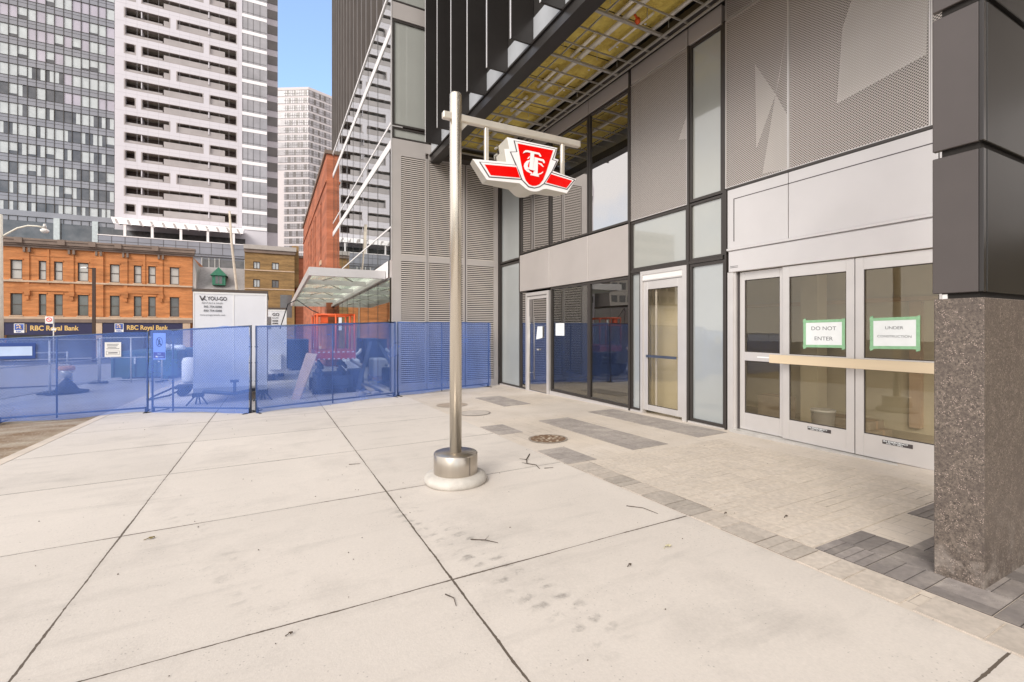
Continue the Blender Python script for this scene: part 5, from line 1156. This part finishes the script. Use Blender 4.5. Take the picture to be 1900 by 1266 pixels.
# ------------------------------------------------------------------ tan brick building
YX0, YX1 = -3.02, 2.55
t = thing("tan_brick_building", "tan brick walk up with two pale string courses", "building", (-.2, BY, gz(0, BY))); O = (-.2, BY, gz(0, BY))
yw = [(x0, x1, z0, z1) for x0, x1 in ((-2.1, -1.35), (-.05, .75)) for z0, z1 in ((9.05, 9.95), (6.75, 7.75))]
fr = MB(O); xs = sorted({v for w_ in yw for v in w_[:2]} | {YX0, YX1})
for i in range(len(xs) - 1):
    a, b = xs[i], xs[i + 1]; op = sorted([(w_[2], w_[3]) for w_ in yw if w_[0] <= a + .001 and w_[1] >= b - .001]); lo = -1.8
    for z0, z1 in op: fr.box(a, b, BY, BY + .3, lo, z0); lo = z1
    fr.box(a, b, BY, BY + .3, lo, 11.05)
fr.box(YX0, YX1, BY + .9, BY + 14, -1.8, 11.0); fr.box(YX0, YX0 + .3, BY + .3, BY + .9, -1.8, 11.0); fr.box(YX1 - .3, YX1, BY + .3, BY + .9, -1.8, 11.0); fr.box(YX0 + .3, YX1 - .3, BY + .3, BY + .9, 10.6, 11.0)
fr.build("brick_wall", m_ybrick, t)
MB(O).box(YX0, YX1, BY - .07, BY - .002, 8.82, 8.95).box(YX0, YX1, BY - .07, BY - .002, 6.5, 6.62).build("string_course", m_stone, t)
MB(O).box(YX0 - .05, YX1 + .1, BY - .2, BY + .3, 11.05, 11.45).build("cornice", m_cornice, t); MB(O).box(YX0 - .1, YX1 + .2, BY - .35, BY + 14, 11.45, 11.98).build("roof_edge", m_render, t)
for x0, x1, z0, z1 in yw:
    f = MB(O); e = .08; f.box(x0, x0 + e, BY + .1, BY + .2, z0, z1).box(x1 - e, x1, BY + .1, BY + .2, z0, z1).box(x0 + e, x1 - e, BY + .1, BY + .2, z1 - e, z1).box(x0 + e, x1 - e, BY + .1, BY + .2, z0, z0 + e).box((x0 + x1) / 2 - .03, (x0 + x1) / 2 + .03, BY + .09, BY + .2, z0 + e, z1 - e)
    fo = f.build("window", m_winframe, t); MB(O).box(x0 + e, x1 - e, BY + .15, BY + .17, z0 + e, z1 - e).build("pane", m_curt if not (x0 > -1 and z0 < 8) else m_dimpane, fo)
MB(O).box(.9, YX1 - .3, BY - .01, BY - .001, 3.0, 5.9).build("shadowed_bay", m_dimpane, t)
q = gz(4, 68); t = thing("small_red_house", "small red brick house with chimney behind the tan building", "house", (4.2, 68, q)); O = (4.2, 68, q)
MB(O).box(2.75, 6.5, 68, 78, -1.8, 11.0).build("wall", m_rbrick, t); MB(O).box(2.75, 6.5, 67.9, 78, 11.0, 11.3).build("parapet", m_cornice, t); MB(O).box(2.3, 3.1, 67, 67.9, 7, 12.4).build("chimney", m_ybrick, t)

# ------------------------------------------------------------------ tall red brick hall beside the glass frontage
CXX = 2.75; q = gz(CXX, 40)
t = thing("red_brick_hall", "tall red brick hall with narrow slit windows beyond the glass frontage", "building", (CXX, 40, q)); O = (CXX, 40, q)
slits = [(31.4, 32.2, 5.9, 9.6), (35.6, 36.3, 5.7, 9.6), (37.0, 37.7, 5.7, 9.6), (39.2, 39.9, 5.6, 9.4), (40.8, 41.5, 5.6, 9.2), (31.4, 32.2, .5, 4.0), (36.0, 36.7, .5, 4.0), (37.4, 38.1, .5, 4.0), (43, 43.6, 5.8, 9.0)]
fr = MB(O); ys = sorted({v for s_ in slits for v in s_[:2]} | {28.3, 50.4})
for i in range(len(ys) - 1):
    a, b = ys[i], ys[i + 1]; op = sorted([(s_[2], s_[3]) for s_ in slits if s_[0] <= a + .001 and s_[1] >= b - .001]); lo = -1.5
    for z0, z1 in op: fr.box(CXX, CXX + .4, a, b, lo, z0); lo = z1
    fr.box(CXX, CXX + .4, a, b, lo, 11.55)
fr.box(CXX + .8, 11, 28.3, 50.4, -1.5, 11.5).box(CXX + .4, CXX + .8, 28.3, 28.6, -1.5, 11.5).box(CXX + .4, CXX + .8, 50.1, 50.4, -1.5, 11.5)
fr.build("brick_wall", m_rbrick, t)
for y0, y1, z0, z1 in slits:
    f = MB(O).box(CXX + .22, CXX + .3, y0, y1, z0, z1).build("slit_window", m_room, t); MB(O).box(CXX - .06, CXX + .1, y0 - .1, y1 + .1, z0 - .28, z0 - .003).build("sill", m_stone, f)
MB(O).box(CXX - .10, CXX + .5, 28.2, 50.5, 11.55, 11.75).build("coping", m_cornice, t); MB(O).box(CXX - .08, CXX - .003, 28.3, 50.4, 5.05, 5.2).box(CXX - .06, CXX - .003, 28.3, 50.4, 9.95, 10.05).build("string_course", m_rbrick, t)

# ------------------------------------------------------------------ condominium tower
TY = 95; q = gz(-15, TY); FL = 2.875
t = thing("condo_tower", "white balcony condominium tower with a dark glass wing and trellised terrace", "tower", (-15, TY, q)); O = (-15, TY, q)
ZB, ZT = 17.2, 74
slots = {0: [(-21.2, -15.1, 1), (-14.3, -5.5, 1)], 1: [(-21.2, -10.45, 1), (-9.65, -5.5, 1)], 2: [(-21.2, -19.65, 0), (-19.0, -5.5, 1)]}
rows = []
for k_ in range(-7, 12):
    zt_ = 53.4 - FL * k_; zb_ = zt_ - 1.72
    if zb_ < ZB + .9: continue
    rows.append((k_, zb_, zt_))
fw = MB(O)
X0, X1 = -22.35, -4.72
# front skin as strips with the balcony openings left out
def holes(k_): return slots[k_ % 3]
lo = ZB
for (k_, zb_, zt_) in sorted(rows, key=lambda r_: r_[1]):
    fw.box(X0, X1, TY, TY + .5, lo, zb_); cur = X0
    for (a, b, _) in holes(k_): fw.box(cur, a, TY, TY + .5, zb_, zt_); cur = b
    fw.box(cur, X1, TY, TY + .5, zb_, zt_); lo = zt_
fw.box(X0, X1, TY, TY + .5, lo, ZT)
fw.box(X0, X1, TY + 2.4, TY + 16, ZB, ZT)
fw.build("panel_wall", m_bal, t)
jn = MB(O)
for i in range(13): jn.box(X0 + 1.42 * i - .012, X0 + 1.42 * i + .012, TY - .004, TY - .001, ZB, ZT)
for (k_, zb_, zt_) in rows: jn.box(X0, X1, TY - .0045, TY - .0012, zb_ - .62, zb_ - .595)
jn.build("panel_joint", mat("lilac_joint", (.40, .37, .39), .6), t)
m_void = mat("balcony_void", (.13, .095, .085), .85, 0, .2, .6)
m_slab = mat("balcony_soffit", (.50, .47, .40), .8, 0, .05)
for (k_, zb_, zt_) in rows:
    for (a, b, wide) in holes(k_):
        bm = MB(O)
        bm.box(a, b, TY + 2.0, TY + 2.1, zb_, zt_, 0); bm.box(a, b, TY + .5, TY + 2.0, zb_ - .05, zb_ - .003, 1); bm.box(a, b, TY + .5, TY + 2.0, zt_ + .002, zt_ + .05, 2)
        ba = bm.build("balcony", [m_void, m_balrec, m_slab], t)
        e = .16; rim = MB(O)
        rim.box(a, a + e, TY - .01, TY + .6, zb_ + e, zt_ - e).box(b - e, b, TY - .01, TY + .6, zb_ + e, zt_ - e).box(a + e, b - e, TY - .01, TY + .6, zb_ + .001, zb_ + e).box(a + e, b - e, TY - .01, TY + .6, zt_ - e * .4, zt_ - .001)
        c4 = .34
        for (cx, sx) in ((a, 1), (b, -1)):
            for (cz, sz) in ((zb_, 1), (zt_, -1)): rim.prism([(cx, TY - .012, cz), (cx + sx * c4, TY - .012, cz), (cx, TY - .012, cz + sz * c4)], [(cx, TY + .5, cz), (cx + sx * c4, TY + .5, cz), (cx, TY + .5, cz + sz * c4)])
        rim.build("reveal", m_balrec, ba)
        r2 = MB(O); xr = -16.2
        if b > xr + 1: r2.box(max(a, xr) + e, b - e - (1.7 if b > -6 else 0), TY + .3, TY + .36, zb_ + e, zb_ + 1.18); 
        if a < xr: r2.box(a + e, min(b, xr) - (e if b <= xr else 0), TY + .3, TY + .36, zb_ + e, zb_ + .55)
        if len(r2.v): r2.build("railing", m_balrail, ba)
        dv = MB(O)
        for x in (-19.0 + .05, -9.72): 
            if a + .5 < x < b - .5: dv.box(x - .07, x + .07, TY + .1, TY + 2, zb_ + .6, zt_)
        if len(dv.v): dv.build("divider", m_bal, ba)
# grey window stack at its right
MB(O).box(-4.72, -.85, TY + .1, TY + 16, ZB - 1, ZT).build("window_bay_core", m_bal, t)
nfl = 15
for k_ in range(-5, nfl):
    zt_ = 53.62 + .35 - 2.9 * k_; zb_ = zt_ - 2.25
    if zb_ < ZB - .2: break
    f = MB(O).box(-4.60, -.86, TY - .0, TY + .099, zb_, zt_).build("window", m_towerglass, t)
    g = MB(O)
    for x in (-3.85, -3.0, -1.95): g.box(x - .03, x + .03, TY - .02, TY - .001, zb_, zt_)
    g.box(-4.60, -.86, TY - .02, TY - .001, zb_ + .3, zb_ + .34).box(-4.64, -4.601, TY - .02, TY + .1, zb_, zt_); g.build("glazing_bar", m_mull, f)
    MB(O).box(-4.72, -.85, TY - .03, TY + .09, zb_ - .62, zb_ - .03).build("spandrel", m_gwall, t)
    # receding side with dark recesses
    MB(O).box(-.849, .9, TY + 4.5, TY + 4.6, zb_ + .1, zb_ + 1.75).build("side_recess", m_towerdark, t)
MB(O).box(-.85, .95, TY + 4.601, TY + 15, ZB - 1, ZT).build("side_wall", mat("lilac_side_wall", (.52, .47, .49), .5, 0, .05), t)
# glass wing at the left
MB(O).box(-36.75, X0 - .02, TY + .35, TY + 16, 10, ZT).build("wing_core", m_spand, t)
rd = random.Random(11); nwin = 0
cols = [(-22.42 - 1.02 * i - 1.0, -22.42 - 1.02 * i) for i in range(14)]
for k_ in range(-7, 11):
    zt_ = 49.5 - 2.9 * k_ + .1; zb_ = zt_ - 1.78
    if zb_ < 18.5: break
    for i in range(0, 14, 2):
        xa, xb = cols[i + 1][0], cols[i][1]
        f = MB(O); xm = (xa + xb) / 2
        f.box(xa, xa + .07, TY, TY + .3, zb_ - 1.12, zt_).box(xm - .03, xm + .03, TY, TY + .3, zb_ - 1.12, zt_).box(xa + .07, xb, TY + .005, TY + .3, zb_ - .06, zb_).box(xa + .07, xb, TY + .005, TY + .3, zt_ - .06, zt_)
        fo = f.build("window", m_mull, t); nwin += 1
        for (p0, p1) in ((xa + .07, xm - .03), (xm + .03, xb)):
            up = k_ < 3 + (i < 6) * 2
            r_ = rd.random()
            if up: mm_ = m_soft if r_ < .62 else m_curt
            else: mm_ = m_curt if r_ < .45 else (m_room if r_ < .88 else m_soft)
            if r_ > .62 and not up:
                c0 = p0 + (p1 - p0) * rd.choice((0, .45)); c1 = c0 + (p1 - p0) * .5
                MB(O).box(p0, p1, TY + .12, TY + .16, zb_, zt_ - .06).build("pane", m_room, fo)
                MB(O).box(c0, c1, TY + .09, TY + .115, zb_, zt_ - .06).build("curtain", m_curt, fo)
            elif r_ < .18:
                zz = zb_ + (zt_ - zb_) * rd.uniform(.15, .4)
                MB(O).box(p0, p1, TY + .12, TY + .16, zz, zt_ - .06).build("blind", m_curt, fo); MB(O).box(p0, p1, TY + .12, TY + .16, zb_, zz).build("pane", m_room, fo)
            else: MB(O).box(p0, p1, TY + .12, TY + .16, zb_, zt_ - .06).build("pane", mm_, fo)
        MB(O).box(xa + .07, xb, TY + .06, TY + .12, zb_ - 1.12, zb_ - .061).build("spandrel", m_spand, fo)
        MB(O).box(xa + .07, xb, TY + .04, TY + .059, zb_ - .5, zb_ - .46).build("spandrel_rail", m_mull, fo)
# double height lobby under the wing, podium and trellis
MB(O).box(-36.75, -22.4, TY + .1, TY + .34, 10, 18.4).build("lobby_glass", m_room, t)
lp = MB(O)
for x in (-29.2, -24.7): lp.box(x - .35, x + .35, TY - .3, TY + .09, 10, 18.4)
lp.build("lobby_column", mat("pale_column", (.50, .55, .56), .4), t)
MB(O).box(-36.75, -22.3, TY - .1, TY + .1, 18.4, 19.2).build("lobby_soffit", m_spand, t)
PYD = 88
MB(O).box(-22.6, -2.2, PYD, PYD + .1, 13.45, 15.3).build("terrace_railing", m_pod, t)
rj = MB(O)
for i in range(14): rj.box(-22.6 + 1.55 * i - .03, -22.6 + 1.55 * i + .03, PYD - .02, PYD - .002, 13.45, 15.28)
rj.box(-22.6, -2.2, PYD - .019, PYD - .002, 14.5, 14.55).build("rail_post", m_mull, t)
MB(O).box(-22.7, -2.1, PYD - .06, PYD + .15, 15.3, 15.42).build("top_rail", m_gwall, t)
MB(O).box(-22.6, -2.2, PYD + .2, PYD + 7, 13.1, 13.44).box(-22.6, -2.2, PYD + .6, PYD + 7, 6, 13.09).build("podium", m_pod, t)
pm_ = MB(O)
for x0, x1 in ((-9.9, -7.7), (-7.5, -5.6), (-5.4, -4.1)): pm_.box(x0, x1, PYD + .4, PYD + .59, 9.3, 12.7)
pm_.build("podium_window", m_room, t)
pf = MB(O)
for x in (-9.95, -9.0, -8.2, -7.6, -5.5, -4.05): pf.box(x - .05, x + .05, PYD + .3, PYD + .39, 9.3, 12.9)
pf.build("podium_frame", m_galv, t)
MB(O).box(-22.3, -4.2, PYD + 6.0, PYD + 6.1, 13.5, 17.3).build("terrace_wall", m_room, t)
for x in (-19.6, -16.3, -12.7, -9.15, -5.6): MB(O).box(x - .16, x + .16, PYD + .3, PYD + .6, 13.45, 17.6).build("trellis_post", m_gwall, t)
trl = MB(O)
trl.hexa([(-20.9, PYD + .2, 17.2), (-4.3, PYD + .2, 17.2), (-4.3, PYD + 6.9, 18.6), (-21.4, PYD + 6.9, 18.6), (-21.35, PYD + .7, 18.25), (-4.2, PYD + .7, 18.1), (-4.3, PYD + 6.9, 18.75), (-21.6, PYD + 6.9, 18.75)])
trl.build("trellis_roof", m_gwall, t)
tb = MB(O)
for i in range(12):
    x = -20.6 + 1.42 * i; tb.hexa([(x, PYD + .19, 17.3), (x + .30, PYD + .19, 17.3), (x + .0, PYD + .58, 18.0), (x - .30, PYD + .58, 18.0), (x, PYD + .18, 17.3), (x + .30, PYD + .18, 17.3), (x + .0, PYD + .57, 18.0), (x - .30, PYD + .57, 18.0)])  # thin slanted grey sheets painting slat shadows on the sloped fascia
for i in range(12):
    x = -20.3 + 1.42 * i; tb.hexa([(x, PYD + .15, 17.02), (x + .12, PYD + .15, 17.02), (x + .12, PYD + 6.5, 18.38), (x, PYD + 6.5, 18.38), (x, PYD + .15, 17.148), (x + .12, PYD + .15, 17.148), (x + .12, PYD + 6.5, 18.5), (x, PYD + 6.5, 18.5)])
tb.build("trellis_beam_and_shadow", m_balrec, t)

for (x0, x1, y0, d, h, nb, lab, mm_) in ((-60, -51, 96, 12, 62, 17, "tall grey apartment tower reflected in the upper windows", m_bal), (-84, -62, 92, 14, 27, 7, "broad lower apartment block left of the grey tower, seen in reflections", m_render)):
    q = gz((x0 + x1) / 2, y0); Q = ((x0 + x1) / 2, y0, q); t = thing("apartment_block", lab, "building", Q)
    MB(Q).box(x0, x1, y0, y0 + d, -3, h).build("wall", mm_, t)
    for i in range(nb):
        zz = h - 2.6 - 3.2 * i; w_ = MB(Q)
        n = int((x1 - x0) / 2.4)
        for j in range(n): MB(Q).box(x0 + .4 + 2.4 * j, x0 + 2.1 + 2.4 * j, y0 - .05, y0 - .002, zz, zz + 1.7).build("window", m_room, t)
# ------------------------------------------------------------------ far white tower with a corner towards us
FYY = 190; q = gz(12, FYY); t = thing("distant_tower", "distant white banded tower seen corner on in the gap", "tower", (12, FYY, q)); O = (12, FYY, q)
cA, cB, cC, cD = (12.2, FYY), (-12, FYY + 14), (34, FYY + 9), (10, FYY + 24)
def wallp(p, r_, z0, z1, d0, d1):
    (x0, y0), (x1, y1) = p, r_; L_ = math.hypot(x1 - x0, y1 - y0); nx_, ny_ = (y1 - y0) / L_, -(x1 - x0) / L_
    if ny_ > 0: nx_, ny_ = -nx_, -ny_
    return [(x0 + nx_ * d1, y0 + ny_ * d1, z0), (x1 + nx_ * d1, y1 + ny_ * d1, z0), (x1 + nx_ * d0, y1 + ny_ * d0, z0), (x0 + nx_ * d0, y0 + ny_ * d0, z0), (x0 + nx_ * d1, y0 + ny_ * d1, z1), (x1 + nx_ * d1, y1 + ny_ * d1, z1), (x1 + nx_ * d0, y1 + ny_ * d0, z1), (x0 + nx_ * d0, y0 + ny_ * d0, z1)]
MB(O).prism([(cB[0], cB[1], -3), (cA[0], cA[1], -3), (cC[0], cC[1], -3), (cD[0], cD[1], -3)], [(cB[0], cB[1], 91.3), (cA[0], cA[1], 91.3), (cC[0], cC[1], 91.3), (cD[0], cD[1], 91.3)]).build("core", m_farw, t)
def lerp2(a, b, u): return (a[0] + (b[0] - a[0]) * u, a[1] + (b[1] - a[1]) * u)
for k_ in range(23):
    zz = 89.1 - 2.78 * k_
    for (a, b) in ((cA, cB), (cA, cC)):
        f = MB(O).hexa(wallp(lerp2(a, b, .005), lerp2(a, b, .34 if b is cB and k_ > 10 else .98), zz, zz + 2.05, .02, .12)).build("ribbon_window", m_farg, t)
        mu = MB(O); rr = random.Random(k_ * 2 + (b is cB))
        nb = 14 if b is cB else 12
        for i in range(nb): mu.hexa(wallp(lerp2(a, b, .34 * i / nb * (1 if b is cB else 2)), lerp2(a, b, .34 * i / nb * (1 if b is cB else 2) + .005), zz, zz + 2.05, .125, .18))
        mu.hexa(wallp(lerp2(a, b, .005), lerp2(a, b, .34), zz + .9, zz + 1.0, .125, .18)); mu.build("window_bar", mat("far_bar", (.19, .17, .175), .6) if "far_bar" not in MATS else MATS["far_bar"], f)
        for i in range(3):
            u = .02 + .1 * i + rr.uniform(0, .06); MB(O).hexa(wallp(lerp2(a, b, u), lerp2(a, b, u + .035), zz + .05, zz + 2, .121, .124)).build("open_pane", m_towerdark, f)
MB(O).hexa(wallp(lerp2(cA, cB, .0), lerp2(cA, cB, 1), 91.3, 92.3, -.3, .15)).hexa(wallp(lerp2(cA, cC, .0), lerp2(cA, cC, 1), 91.3, 92.3, -.3, .15)).build("parapet", m_farw, t)

print("objects", len(bpy.data.objects))
